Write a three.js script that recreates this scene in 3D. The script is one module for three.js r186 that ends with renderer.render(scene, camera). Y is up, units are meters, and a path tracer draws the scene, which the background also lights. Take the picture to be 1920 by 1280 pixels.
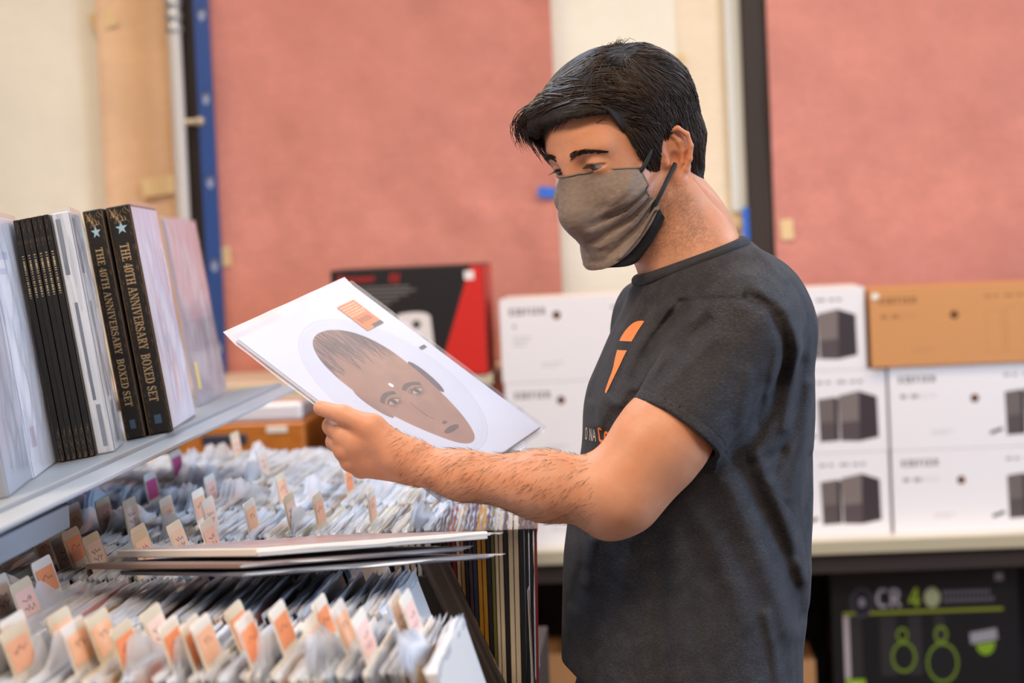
import * as THREE from 'three';
import { RoundedBoxGeometry } from 'three/addons/geometries/RoundedBoxGeometry.js';
import { mergeGeometries } from 'three/addons/utils/BufferGeometryUtils.js';
import { RectAreaLightUniformsLib } from 'three/addons/lights/RectAreaLightUniformsLib.js';
import { ImprovedNoise } from 'three/addons/math/ImprovedNoise.js';

// ------------------------------------------------------------------ camera, light, exposure
const scene = new THREE.Scene();
scene.background = new THREE.Color(0.02, 0.02, 0.022);
const camera = new THREE.PerspectiveCamera(16.07, 1.5, 0.05, 60);          // an 85 mm lens on full frame
camera.rotation.order = 'YXZ';
camera.position.set(0, 1.55, 0);
camera.rotation.set(-2.75 * Math.PI / 180, 3.4 * Math.PI / 180, -0.045);
camera.focus = 3.06;
camera.userData.fStop = 4.3;
const renderer = new THREE.WebGLRenderer();
renderer.toneMapping = THREE.LinearToneMapping;
renderer.toneMappingExposure = 1.0;
renderer.shadowMap.enabled = true;
RectAreaLightUniformsLib.init();
const WARM = new THREE.Color(1.0, 0.80, 0.62), COOL = new THREE.Color(0.60, 0.78, 1.0);
const CEILING_Y = 3.1;
// [name, x, z, width, depth, colour, intensity]: ceiling panels of the shop, warm towards the till, daylight tubes over the racks
const PANELS = [
  [0.1, -1.5, 1.2, 0.6, WARM, 13], [1.7, -1.4, 1.2, 0.6, WARM, 9], [-1.4, -1.7, 1.2, 0.6, WARM, 22],
  [-0.9, -3.6, 1.2, 0.6, COOL, 11], [1.5, -4.1, 1.2, 0.6, COOL, 11],
  [0.2, -5.2, 1.2, 0.5, WARM, 10.5], [1.8, -5.2, 1.2, 0.5, WARM, 10], [-1.6, -5.2, 1.2, 0.5, WARM, 11],
  [0.5, 0.9, 1.2, 0.6, WARM, 8],
];
// frosted shop window in the right wall, daylight behind it: centre height, centre z, width, height
const DAY = new THREE.Color(0.42, 0.66, 1.0), WINDOW = { y: 1.75, z: -3.1, w: 1.6, h: 1.6, power: 12 };

// ------------------------------------------------------------------ helpers
let seed = 7;
const rnd = () => { seed = (seed + 0x6d2b79f5) | 0; let t = Math.imul(seed ^ (seed >>> 15), 1 | seed); t = (t + Math.imul(t ^ (t >>> 7), 61 | t)) ^ t; return ((t ^ (t >>> 14)) >>> 0) / 4294967296; };
const rr = (a, b) => a + (b - a) * rnd();
const pick = (l) => l[Math.floor(rnd() * l.length)];
const perlin = new ImprovedNoise();
const noise = (x, y, z) => perlin.noise(x + 31.7, y + 17.3, z + 53.1);
const clamp = (x, a = 0, b = 1) => Math.min(b, Math.max(a, x));
const lerp = (a, b, t) => a + (b - a) * t;
const smooth = (a, b, x) => { const t = clamp((x - a) / (b - a)); return t * t * (3 - 2 * t); };
const V = (x, y, z) => new THREE.Vector3(x, y, z);
const D2R = Math.PI / 180;
const used = new Map();
function numbered(name) { const n = used.get(name) || 0; used.set(name, n + 1); return n ? `${name}_${String(n).padStart(3, '0')}` : name; }
function shade(o) { o.castShadow = true; o.receiveShadow = true; return o; }
function part(name, geometry, material, parent) { const m = shade(new THREE.Mesh(geometry, material)); m.name = name; parent.add(m); return m; }
function tag(o, label, category, group) { o.userData.label = label; o.userData.category = category; if (group) o.userData.group = group; return o; }
function thing(name, label, category, [x, y, z] = [0, 0, 0], group) { const g = new THREE.Group(); g.name = numbered(name); g.position.set(x, y, z); scene.add(g); return tag(g, label, category, group); }
function struct(name, geometry, material, parent = scene) { const m = part(parent === scene ? numbered(name) : name, geometry, material, parent); if (parent === scene) m.userData.kind = 'structure'; return m; }
function copyThing(o, label, group) { const c = o.clone(); c.name = numbered(o.name.replace(/_\d{3}$/, '')); c.userData = { ...o.userData, label: label || o.userData.label }; if (group) c.userData.group = group; scene.add(c); return c; }
const bx = (w, h, d, x = 0, y = 0, z = 0) => new THREE.BoxGeometry(w, h, d).translate(x, y, z);
const rbx = (w, h, d, r = 0.004, x = 0, y = 0, z = 0, s = 2) => new RoundedBoxGeometry(w, h, d, s, r).translate(x, y, z);
const std = (r, g, b, roughness = 0.6, more = {}) => new THREE.MeshStandardMaterial({ color: new THREE.Color().setRGB(r, g, b), roughness, ...more });
const hex = (c, roughness = 0.6, more = {}) => new THREE.MeshStandardMaterial({ color: new THREE.Color(c), roughness, ...more });
const phys = (c, roughness, more = {}) => new THREE.MeshPhysicalMaterial({ color: new THREE.Color(c), roughness, ...more });
function canvasTexture(w, h, draw, wrap) {
  const c = document.createElement('canvas'); c.width = w; c.height = h; const g = c.getContext('2d'); draw(g, w, h);
  const t = new THREE.CanvasTexture(c); t.colorSpace = THREE.SRGBColorSpace; t.magFilter = THREE.LinearFilter;
  if (wrap) t.wrapS = t.wrapT = THREE.RepeatWrapping;
  return t;
}
function noiseTexture(n, f, srgb = false) {                       // f(u, v) -> [r, g, b] 0..255, wraps
  const d = new Uint8Array(n * n * 4);
  for (let j = 0; j < n; j++) for (let i = 0; i < n; i++) { const c = f(i / n, j / n); d.set([c[0], c[1], c[2], 255], (j * n + i) * 4); }
  const t = new THREE.DataTexture(d, n, n); t.magFilter = THREE.LinearFilter; t.minFilter = THREE.LinearMipmapLinearFilter; t.generateMipmaps = true;
  t.wrapS = t.wrapT = THREE.RepeatWrapping; if (srgb) t.colorSpace = THREE.SRGBColorSpace; t.needsUpdate = true; return t;
}
function tileNoise(u, v, f) {                                     // periodic noise on the unit square
  const a = noise(u * f, v * f, 3.3), b = noise((u - 1) * f, v * f, 3.3), c = noise(u * f, (v - 1) * f, 3.3), d = noise((u - 1) * f, (v - 1) * f, 3.3);
  return lerp(lerp(a, b, u), lerp(c, d, u), v) * 1.4;
}
function grid(nu, nv, f, closedBack) {                            // f(u, v) -> [x, y, z]; a sheet with uv
  const p = [], uv = [], ix = [];
  for (let j = 0; j <= nv; j++) for (let i = 0; i <= nu; i++) { p.push(...f(i / nu, j / nv)); uv.push(i / nu, j / nv); }
  for (let j = 0; j < nv; j++) for (let i = 0; i < nu; i++) { const a = j * (nu + 1) + i, b = a + 1, c = a + nu + 1, d = c + 1; ix.push(a, b, d, a, d, c); }
  const g = new THREE.BufferGeometry(); g.setAttribute('position', new THREE.Float32BufferAttribute(p, 3)); g.setAttribute('uv', new THREE.Float32BufferAttribute(uv, 2)); g.setIndex(ix); g.computeVertexNormals(); return g;
}
function strip(g) { const o = g.index ? g.toNonIndexed() : g; for (const k of Object.keys(o.attributes)) if (!['position', 'normal', 'uv'].includes(k)) o.deleteAttribute(k); return o; }
const merge = (list) => mergeGeometries(list.map(strip));
function tube(points, r, seg = 24, sides = 8) { const c = new THREE.CatmullRomCurve3(points.map((p) => V(...p))); return new THREE.TubeGeometry(c, seg, r, sides, false); }

// surface of a signed distance field by surface nets, far blocks skipped, vertices pulled onto the zero level
function meshField(f, lo, hi, h, steps = 2) {
  const n = [0, 1, 2].map((k) => Math.ceil((hi[k] - lo[k]) / h) + 1), [nx, ny, nz] = n, B = 8;
  const F = new Float32Array(nx * ny * nz), id = (i, j, k) => (k * ny + j) * nx + i;
  const rad = 0.87 * B * h + h;
  for (let bk = 0; bk < nz; bk += B) for (let bj = 0; bj < ny; bj += B) for (let bi = 0; bi < nx; bi += B) {
    const c = f(lo[0] + (bi + B / 2) * h, lo[1] + (bj + B / 2) * h, lo[2] + (bk + B / 2) * h), far = Math.abs(c) * 0.7 > rad;
    for (let k = bk; k < Math.min(nz, bk + B); k++) for (let j = bj; j < Math.min(ny, bj + B); j++) for (let i = bi; i < Math.min(nx, bi + B); i++)
      F[id(i, j, k)] = far ? c : f(lo[0] + i * h, lo[1] + j * h, lo[2] + k * h);
  }
  const cell = new Int32Array(nx * ny * nz).fill(-1), P = [], ix = [];
  const corners = [[0, 0, 0], [1, 0, 0], [0, 1, 0], [1, 1, 0], [0, 0, 1], [1, 0, 1], [0, 1, 1], [1, 1, 1]];
  const edges = [[0, 1], [2, 3], [4, 5], [6, 7], [0, 2], [1, 3], [4, 6], [5, 7], [0, 4], [1, 5], [2, 6], [3, 7]];
  for (let k = 0; k < nz - 1; k++) for (let j = 0; j < ny - 1; j++) for (let i = 0; i < nx - 1; i++) {
    const o = id(i, j, k), s = F[o] < 0;
    if ((F[o + 1] < 0) === s && (F[o + nx] < 0) === s && (F[o + nx + 1] < 0) === s && (F[o + nx * ny] < 0) === s && (F[o + nx * ny + 1] < 0) === s && (F[o + nx * ny + nx] < 0) === s && (F[o + nx * ny + nx + 1] < 0) === s) continue;
    let x = 0, y = 0, z = 0, m = 0;
    for (const [a, b] of edges) {
      const ca = corners[a], cb = corners[b], fa = F[id(i + ca[0], j + ca[1], k + ca[2])], fb = F[id(i + cb[0], j + cb[1], k + cb[2])];
      if ((fa < 0) === (fb < 0)) continue;
      const t = fa / (fa - fb); x += lerp(ca[0], cb[0], t); y += lerp(ca[1], cb[1], t); z += lerp(ca[2], cb[2], t); m++;
    }
    cell[o] = P.length / 3; P.push(lo[0] + (i + x / m) * h, lo[1] + (j + y / m) * h, lo[2] + (k + z / m) * h);
  }
  const quad = (a, b, c, d, flip) => { if (a < 0 || b < 0 || c < 0 || d < 0) return; flip ? ix.push(a, b, c, a, c, d) : ix.push(a, c, b, a, d, c); };
  for (let k = 1; k < nz - 1; k++) for (let j = 1; j < ny - 1; j++) for (let i = 1; i < nx - 1; i++) {
    const o = id(i, j, k), s = F[o] < 0;
    if ((F[o + 1] < 0) !== s) quad(cell[o], cell[o - nx], cell[o - nx - nx * ny], cell[o - nx * ny], s);
    if ((F[o + nx] < 0) !== s) quad(cell[o], cell[o - nx * ny], cell[o - 1 - nx * ny], cell[o - 1], s);
    if ((F[o + nx * ny] < 0) !== s) quad(cell[o], cell[o - 1], cell[o - 1 - nx], cell[o - nx], s);
  }
  const N = new Float32Array(P.length), e = h * 0.35;
  for (let v = 0; v < P.length; v += 3) {
    let x = P[v], y = P[v + 1], z = P[v + 2], gx = 0, gy = 1, gz = 0;
    for (let s = 0; s <= steps; s++) {
      gx = f(x + e, y, z) - f(x - e, y, z); gy = f(x, y + e, z) - f(x, y - e, z); gz = f(x, y, z + e) - f(x, y, z - e);
      const l = Math.hypot(gx, gy, gz) || 1, q = l / (2 * e); gx /= l; gy /= l; gz /= l;
      if (s < steps) { const d = clamp(f(x, y, z) / Math.max(q, 0.4), -h * 0.6, h * 0.6); x -= gx * d; y -= gy * d; z -= gz * d; }
    }
    P[v] = x; P[v + 1] = y; P[v + 2] = z; N[v] = gx; N[v + 1] = gy; N[v + 2] = gz;
  }
  const g = new THREE.BufferGeometry(); g.setAttribute('position', new THREE.Float32BufferAttribute(P, 3)); g.setAttribute('normal', new THREE.BufferAttribute(N, 3)); g.setIndex(ix); return g;
}
const smin = (a, b, k) => { const h = Math.max(k - Math.abs(a - b), 0) / k; return Math.min(a, b) - h * h * k * 0.25; };
const smax = (a, b, k) => -smin(-a, -b, k);
const cone = (x, y, z, a, b, ra, rb) => {                         // tapered capsule
  const ex = b[0] - a[0], ey = b[1] - a[1], ez = b[2] - a[2], px = x - a[0], py = y - a[1], pz = z - a[2];
  const t = clamp((px * ex + py * ey + pz * ez) / (ex * ex + ey * ey + ez * ez)); return Math.hypot(px - ex * t, py - ey * t, pz - ez * t) - lerp(ra, rb, t);
};
const ball = (x, y, z, c, r) => Math.hypot(x - c[0], y - c[1], z - c[2]) - r;
const ell = (x, y, z, c, r) => { const u = (x - c[0]) / r[0], v = (y - c[1]) / r[1], w = (z - c[2]) / r[2], k = Math.hypot(u, v, w) || 1e-6; return (k - 1) * k / Math.hypot(u / r[0], v / r[1], w / r[2]); };
// ------------------------------------------------------------------ room shell
const plaster = noiseTexture(256, (u, v) => { const k = 205 + 14 * tileNoise(u, v, 8) + 10 * tileNoise(u, v, 40); return [k, k, k]; });
const wallMat = std(0.36, 0.31, 0.27, 0.85, { bumpMap: plaster, bumpScale: 0.001 });
const floorTex = canvasTexture(512, 512, (g, w, h) => {
  g.fillStyle = '#6a4a30'; g.fillRect(0, 0, w, h);
  for (let i = 0; i < 2600; i++) { g.fillStyle = `rgba(${pick(['60,40,25', '150,118,84', '110,82,56'])},${rr(0.05, 0.22)})`; g.fillRect(rr(0, w), rr(0, h), rr(20, 160), rr(0.6, 2)); }
}, true);
const floorGeo = bx(6.8, 0.12, 9.4, 0, -0.06, -2.3);
{ const uv = floorGeo.attributes.uv; for (let i = 0; i < uv.count; i++) uv.setXY(i, uv.getX(i) * 6, uv.getY(i) * 8); }
struct('floor', floorGeo, new THREE.MeshStandardMaterial({ map: floorTex, roughness: 0.45 }));
struct('ceiling', bx(6.8, 0.12, 9.4, 0, CEILING_Y + 0.06, -2.3), std(0.75, 0.73, 0.7, 0.9));
struct('wall_left', bx(0.15, CEILING_Y, 9.4, -3.3, CEILING_Y / 2, -2.3), wallMat);
{
  const { y, z, w, h, power } = WINDOW, z0 = -7.0, z1 = 2.4, a = z - w / 2, b = z + w / 2;
  struct('wall_right', merge([bx(0.15, y - h / 2, z1 - z0, 3.3, (y - h / 2) / 2, (z0 + z1) / 2), bx(0.15, CEILING_Y - y - h / 2, z1 - z0, 3.3, (CEILING_Y + y + h / 2) / 2, (z0 + z1) / 2), bx(0.15, h, a - z0, 3.3, y, (a + z0) / 2), bx(0.15, h, z1 - b, 3.3, y, (b + z1) / 2)]), wallMat);
  const win = new THREE.Group(); win.name = 'window_1'; win.userData.kind = 'structure'; win.position.set(3.27, y, z); scene.add(win);
  part('pane', bx(0.01, h, w), new THREE.MeshStandardMaterial({ color: 0xffffff, roughness: 0.5, emissive: DAY, emissiveIntensity: 1.6 }), win);
  part('window_frame', merge([bx(0.06, 0.05, w, 0, h / 2 - 0.025, 0), bx(0.06, 0.05, w, 0, -h / 2 + 0.025, 0), bx(0.06, h, 0.05, 0, 0, w / 2 - 0.025), bx(0.06, h, 0.05, 0, 0, -w / 2 + 0.025)]), std(0.03, 0.018, 0.011, 0.55), win);
  const l = new THREE.RectAreaLight(DAY, power, w - 0.1, h - 0.1); l.position.set(-0.04, 0, 0); l.rotation.y = Math.PI / 2; l.name = 'window_light'; win.add(l);
}
struct('wall_front', bx(6.8, CEILING_Y, 0.15, 0, CEILING_Y / 2, 2.35), wallMat);
struct('wall_back', bx(6.8, CEILING_Y, 0.2, 0, CEILING_Y / 2, -6.73), std(0.6, 0.52, 0.43, 0.8));
PANELS.forEach(([x, z, w, d, colour, power], i) => {
  const where = ['above the aisle', 'above the far side of the aisle', 'above the left racks'][i % 3];
  const t = thing('ceiling_light', `flat ceiling light panel ${where}, ${z < -4.5 ? 'nearest the papered windows' : z < -3 ? 'over the person' : z < 0 ? 'in front of the person' : 'behind the camera'}`, 'light', [x, CEILING_Y - 0.03, z], 'ceiling light panels');
  part('frame', merge([bx(w + 0.05, 0.03, 0.025, 0, 0.015, d / 2 + 0.0125), bx(w + 0.05, 0.03, 0.025, 0, 0.015, -d / 2 - 0.0125), bx(0.025, 0.03, d, w / 2 + 0.0125, 0.015, 0), bx(0.025, 0.03, d, -w / 2 - 0.0125, 0.015, 0)]), std(0.7, 0.7, 0.7, 0.4), t);
  part('diffuser', bx(w, 0.01, d, 0, 0.015, 0), new THREE.MeshStandardMaterial({ color: 0xffffff, roughness: 0.8, emissive: colour, emissiveIntensity: 1.4 }), t);
  const l = new THREE.RectAreaLight(colour, power, w, d); l.position.set(0, -0.004, 0); l.rotation.x = -Math.PI / 2; l.name = 'panel_light'; t.add(l);
});

// window frames of the papered shop front
const darkWood = std(0.030, 0.018, 0.011, 0.55);
struct('trim_1', rbx(0.072, 2.5, 0.075, 0.006, 0.300, 1.25, -6.585), darkWood);
struct('trim_2', rbx(0.085, 2.5, 0.07, 0.006, -1.243, 1.25, -6.59), darkWood);
struct('trim_3', rbx(0.072, 2.5, 0.075, 0.006, 1.75, 1.25, -6.585), darkWood);
struct('trim_4', rbx(6.4, 0.09, 0.075, 0.006, 0, 2.52, -6.585), darkWood);

// sheets of paper hung over the glass
const mottled = (base, amp, streak) => noiseTexture(512, (u, v) => {
  const k = tileNoise(u, v, 5) * 0.5 + tileNoise(u, v, 17) * 0.35 + tileNoise(u, v, 70) * 0.35 + streak * tileNoise(u * 0.2, v, 90) * 0.5;
  return base.map((c) => clamp(c * (1 + amp * k), 0, 255));
}, true);
const pinkPaper = new THREE.MeshStandardMaterial({ map: mottled([210, 138, 121], 0.10, 0.3), roughness: 0.85 });
const creamPaper = new THREE.MeshStandardMaterial({ map: mottled([243, 236, 215], 0.03, 0.2), roughness: 0.7 });
const ivoryPaper = new THREE.MeshStandardMaterial({ map: mottled([240, 222, 190], 0.05, 0.3), roughness: 0.7 });
const tanPaper = new THREE.MeshStandardMaterial({ map: mottled([228, 188, 146], 0.07, 0.5), roughness: 0.75 });
function hung(name, label, x0, x1, y0, y1, z, m, amp, sd, curl = 0) {
  const w = x1 - x0, h = y1 - y0;
  const front = (u, v) => {
    const x = lerp(x0, x1, u), y = lerp(y0, y1, v);
    const soft = noise(x * 2.2 + sd, y * 1.6, sd) * amp + noise(x * 7 + sd, y * 4 + x * 3, sd + 4) * amp * 0.38 + Math.abs(noise(x * 4 + y * 5, y * 2 - x * 4, sd + 9)) * amp * 0.5;
    return [x, y, z + 0.012 + soft * 0.7 + curl * Math.pow(Math.abs(u - 0.5) * 2, 6) * 0.03];
  };
  const g = grid(70, 70, front); const uv = g.attributes.uv; for (let i = 0; i < uv.count; i++) uv.setXY(i, uv.getX(i) * w / 0.9, uv.getY(i) * h / 0.9);
  const o = part(numbered(name), g, m, scene); tag(o, label, 'paper'); return o;
}
hung('hanging_paper', 'large sheet of pink kraft paper covering the window behind the record bins', -1.20, -0.245, 0.7, 2.5, -6.585, pinkPaper, 0.032, 3, 1);
hung('hanging_paper', 'large sheet of pink kraft paper covering the window to the right of the dark mullion', 0.332, 1.72, 0.7, 2.5, -6.585, pinkPaper, 0.034, 21, 1);
hung('hanging_paper', 'bright cream paper strip behind the head of the person', -0.252, 0.09, 0.7, 2.5, -6.605, creamPaper, 0.006, 7);
hung('hanging_paper', 'ivory paper strip just left of the dark window mullion', 0.07, 0.265, 0.7, 2.5, -6.612, ivoryPaper, 0.006, 12);
hung('hanging_paper', 'narrow pale grey paper edge hugging the dark window mullion', 0.222, 0.262, 1.56, 2.5, -6.592, hex('#dfe0d4', 0.7), 0.003, 15);
hung('hanging_paper', 'cream paper sheet at the far left above the display shelf', -2.7, -1.465, 0.7, 2.5, -6.612, creamPaper, 0.014, 31);
hung('hanging_paper', 'tan paper strip between the far left cream sheet and the white pole', -1.485, -1.285, 0.7, 2.5, -6.596, tanPaper, 0.012, 40, 1);
const blueTape = hex('#2f6fd0', 0.6), maskingTape = hex('#e6c893', 0.7);
function tape(label, x, y, w, h, turn, m, z = -6.536) { const t = part(numbered('tape_strip'), grid(8, 3, (u, v) => [(u - 0.5) * w, (v - 0.5) * h, 0.0015 * Math.sin(u * 9)]), m, scene); t.position.set(x, y, z); t.rotation.z = turn; return tag(t, label, 'tape'); }
tape('short strip of blue painters tape beside the mask of the person', -0.258, 1.632, 0.085, 0.028, -0.13, blueTape);
tape('thin vertical blue tape along the right side of the dark mullion', 0.343, 1.60, 0.014, 0.30, 0.03, blueTape, -6.546);
tape('thin vertical blue tape along the left foot of the dark mullion', 0.256, 1.49, 0.016, 0.16, 0.0, blueTape, -6.546);
tape('small piece of masking tape on pink paper right of the mullion', 0.365, 1.505, 0.035, 0.055, 0.05, maskingTape);
tape('small piece of masking tape at the foot of the ivory strip', 0.213, 1.53, 0.06, 0.035, 0.05, maskingTape, -6.58);
tape('small piece of masking tape high on the ivory strip behind the hair', 0.09, 1.965, 0.04, 0.05, 0.0, maskingTape, -6.59);
tape('small piece of masking tape on pink paper beside the blue upright', -1.165, 1.50, 0.04, 0.055, 0.05, maskingTape);
tape('piece of masking tape at the top of the tan strip', -1.47, 2.16, 0.07, 0.05, 0.3, maskingTape, -6.57);
tape('piece of masking tape low on the tan strip above the boxed sets', -1.34, 1.70, 0.09, 0.05, 0.1, maskingTape, -6.565);
{ // white pole and blue slotted upright at the left window frame
  const t = thing('clamp_pole', 'thin white metal pole with a ribbed collar beside the left window frame', 'pole', [-1.262, 0, -6.50]);
  const white = std(0.62, 0.59, 0.54, 0.35);
  part('shaft', new THREE.CylinderGeometry(0.019, 0.019, 2.52, 20).translate(0, 1.26, 0), white, t);
  const pts = []; for (let i = 0; i <= 30; i++) pts.push(new THREE.Vector2(0.0225 + 0.003 * Math.sin(i * 1.6), 2.11 + i * 0.009));
  part('collar', new THREE.LatheGeometry(pts, 20), std(0.45, 0.44, 0.42, 0.35, { metalness: 0.5 }), t);
  part('clamp_knob', merge([new THREE.CylinderGeometry(0.008, 0.008, 0.05, 12).rotateZ(Math.PI / 2).translate(0.038, 1.868, 0), new THREE.SphereGeometry(0.013, 14, 10).translate(0.058, 1.868, 0)]), std(0.6, 0.5, 0.36, 0.35, { metalness: 0.4 }), t);
  const b = thing('slotted_upright', 'blue metal upright with round holes beside the pink paper', 'upright', [-1.186, 0, -6.515]);
  const s = new THREE.Shape(); s.moveTo(-0.021, 0); s.lineTo(0.021, 0); s.lineTo(0.021, 2.5); s.lineTo(-0.021, 2.5); s.closePath();
  for (let y = 0.12; y < 2.45; y += 0.226) { const h = new THREE.Path(); h.absellipse(0, y + 0.003, 0.0095, 0.019, 0, Math.PI * 2, true); s.holes.push(h); }
  part('channel', new THREE.ExtrudeGeometry(s, { depth: 0.012, bevelEnabled: false, curveSegments: 16 }), std(0.022, 0.07, 0.25, 0.4), b);
  part('back_strip', bx(0.036, 2.5, 0.004, 0, 1.25, -0.004), std(0.66, 0.74, 0.9, 0.5), b);
}

// ------------------------------------------------------------------ counter with cartons
{
  const t = thing('counter_table', 'low counter with a beige laminate edge carrying the white speaker cartons', 'table', [0.6, 0, -6.24]);
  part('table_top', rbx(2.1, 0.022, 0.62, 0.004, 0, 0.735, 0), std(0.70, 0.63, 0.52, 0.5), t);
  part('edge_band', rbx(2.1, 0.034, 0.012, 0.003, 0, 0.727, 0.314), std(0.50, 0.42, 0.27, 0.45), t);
  part('apron', bx(2.04, 0.06, 0.02, 0, 0.690, 0.27), std(0.05, 0.032, 0.022, 0.6), t);
  for (const [x, z] of [[-1.0, 0.25], [1.0, 0.25], [-1.0, -0.27], [1.0, -0.27]]) part('leg', rbx(0.05, 0.724, 0.05, 0.004, x, 0.362, z), std(0.03, 0.022, 0.018, 0.6), t);
  part('back_panel', bx(2.0, 0.60, 0.015, 0, 0.36, -0.29), std(0.02, 0.016, 0.014, 0.8), t);
}
const speakerArt = (g, x, y, w, h, line) => {                     // printed pair of loudspeakers
  const poly = (c, ...p) => { g.beginPath(); p.forEach(([a, b], i) => g[i ? 'lineTo' : 'moveTo'](x + a * w, y + b * h)); g.closePath(); if (line) { g.strokeStyle = c; g.lineWidth = 3; g.stroke(); } else { g.fillStyle = c; g.fill(); } };
  const L = (c) => line || c;
  poly(L('#6f625c'), [0, 0.16], [0.27, 0.12], [0.27, 0.98], [0.02, 0.99]); poly(L('#3a302e'), [0.27, 0.12], [0.34, 0.15], [0.34, 0.97], [0.27, 0.98]);
  poly(L('#7d6f67'), [0.34, 0.1], [0.68, 0.02], [0.66, 1], [0.36, 0.98]); poly(L('#3b3032'), [0.68, 0.02], [0.97, 0.14], [0.98, 0.93], [0.66, 1]);
  if (!line) { poly('#57494a', [0.36, 0.62], [0.665, 0.6], [0.66, 1], [0.36, 0.98]); poly('#574b48', [0.02, 0.62], [0.27, 0.6], [0.27, 0.98], [0.02, 0.99]); }
};
const cartonPrint = (brown, sub) => canvasTexture(1024, 480, (g, w, h) => {
  g.fillStyle = brown ? '#d39257' : '#f1e9e4'; g.fillRect(0, 0, w, h);
  if (brown) for (let i = 0; i < 900; i++) { g.fillStyle = `rgba(${pick(['150,92,48', '226,168,110'])},0.07)`; g.fillRect(rr(0, w), rr(0, h), rr(30, 120), 1.5); }
  const ink = brown ? '#7d4a1e' : '#4f4541';
  g.fillStyle = ink; g.font = 'bold 54px sans-serif'; for (let k = 0; k < 7; k++) g.fillText('EDIFIER'[k], 52 + k * 33 - (k > 2 ? 8 : 0) - (k > 4 ? 8 : 0), 94);
  g.globalAlpha = 0.55;
  if (sub) { g.fillRect(62, 160, 36, 22); g.fillRect(122, 160, 42, 22); g.strokeStyle = ink; g.lineWidth = 2; g.strokeRect(176, 162, 84, 18); }
  else { g.beginPath(); g.arc(82, 158, 10, 0, 7); g.fill(); g.globalAlpha = 0.25; for (let i = 0; i < 3; i++) g.fillRect(70, 218 + i * 22, 110 - i * 18, 8); }
  g.globalAlpha = 0.22; g.fillRect(230, 372, 130, 6); g.fillRect(230, 390, 96, 6);
  g.globalAlpha = 0.6; for (const [a, b] of [[650, 34], [700, 26], [760, 50], [830, 30], [872, 26]]) g.fillRect(a, 62, b, 14);
  g.globalAlpha = 1;
  if (!brown) { g.save(); g.translate(600, 388); g.rotate(-0.32); g.fillStyle = '#3f3a30'; g.fillRect(-38, -10, 74, 19); g.restore(); }
  speakerArt(g, 652, 118, 330, 300, brown ? '#b87a3c' : null);
});
const printA = cartonPrint(false, false), printB = cartonPrint(false, true), printBrown = cartonPrint(true, true);
const whiteCard = hex('#efe6e0', 0.55), brownCard = hex('#cd8f57', 0.7), innerCard = hex('#6b3f1c', 0.8);
function carton(label, x0, x1, y0, y1, z, depth, tex, hole, cardMat, group) {
  const w = x1 - x0, h = y1 - y0, t = thing('speaker_carton', label, 'box', [x0, y0, z], group);
  part('body', rbx(w - 0.001, h - 0.0015, depth - 0.006, 0.003, w / 2, h / 2, -depth / 2 - 0.003), cardMat, t);
  part('hand_hole_core', new THREE.CylinderGeometry(0.0125, 0.0125, 0.003, 20).rotateX(Math.PI / 2).translate(hole[0], h - hole[1], -0.0028), innerCard, t);
  const s = new THREE.Shape(); s.moveTo(0.002, 0); s.lineTo(w - 0.002, 0); s.lineTo(w, 0.002); s.lineTo(w, h - 0.002); s.lineTo(w - 0.002, h); s.lineTo(0.002, h); s.lineTo(0, h - 0.002); s.lineTo(0, 0.002); s.closePath();
  const p = new THREE.Path(); p.absarc(hole[0], h - hole[1], 0.0105, 0, Math.PI * 2, true); s.holes.push(p);
  const g = new THREE.ExtrudeGeometry(s, { depth: 0.003, bevelEnabled: false, curveSegments: 20 }).translate(0, 0, -0.0034);
  const uv = g.attributes.uv, pos = g.attributes.position; for (let i = 0; i < uv.count; i++) uv.setXY(i, pos.getX(i) / w, pos.getY(i) / h);
  part('printed_front', g, new THREE.MeshStandardMaterial({ map: tex, roughness: 0.5 }), t); return t;
}
const TOP = 0.7462, g3 = 'white speaker cartons on the counter';
carton('white speaker carton at the bottom of the stack behind the forearm', -0.376, 0.062, TOP, 0.951, -6.0, 0.30, printA, [0.141, 0.046], whiteCard, g3);
carton('middle white speaker carton of the stack behind the held sleeve tip', -0.380, 0.056, 0.952, 1.157, -6.0, 0.30, printA, [0.139, 0.047], whiteCard, g3);
carton('top white speaker carton of the stack next to the black and red box', -0.384, 0.052, 1.158, 1.366, -6.0, 0.30, printA, [0.141, 0.044], whiteCard, g3);
carton('white speaker carton at counter level touching the lower back of the person', 0.095, 0.562, TOP, 0.951, -6.0, 0.30, printB, [0.2, 0.09], whiteCard, g3);
carton('white speaker carton in the middle row touching the back of the person', 0.095, 0.563, 0.952, 1.156, -6.0, 0.30, printB, [0.2, 0.09], whiteCard, g3);
carton('white speaker carton in the top row beside the plain brown carton', 0.056, 0.518, 1.157, 1.360, -6.0, 0.30, printB, [0.2, 0.09], whiteCard, g3);
carton('white speaker carton at counter level at the right edge of the picture', 0.569, 1.01, TOP, 0.951, -5.995, 0.30, printB, [0.169, 0.078], whiteCard, g3);
carton('white speaker carton directly under the brown carton at the right edge', 0.569, 1.012, 0.952, 1.158, -5.995, 0.30, printB, [0.209, 0.084], whiteCard, g3);
carton('plain brown cardboard speaker carton on top of the right stack', 0.528, 0.972, 1.160, 1.352, -5.985, 0.30, printBrown, [0.206, 0.07], brownCard);
tag(part(numbered('price_sticker'), bx(0.017, 0.014, 0.0008, 0.543, 1.335, -5.9842), hex('#f4ead8', 0.6), scene), 'small white price sticker on the corner of the brown carton', 'sticker');

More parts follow.
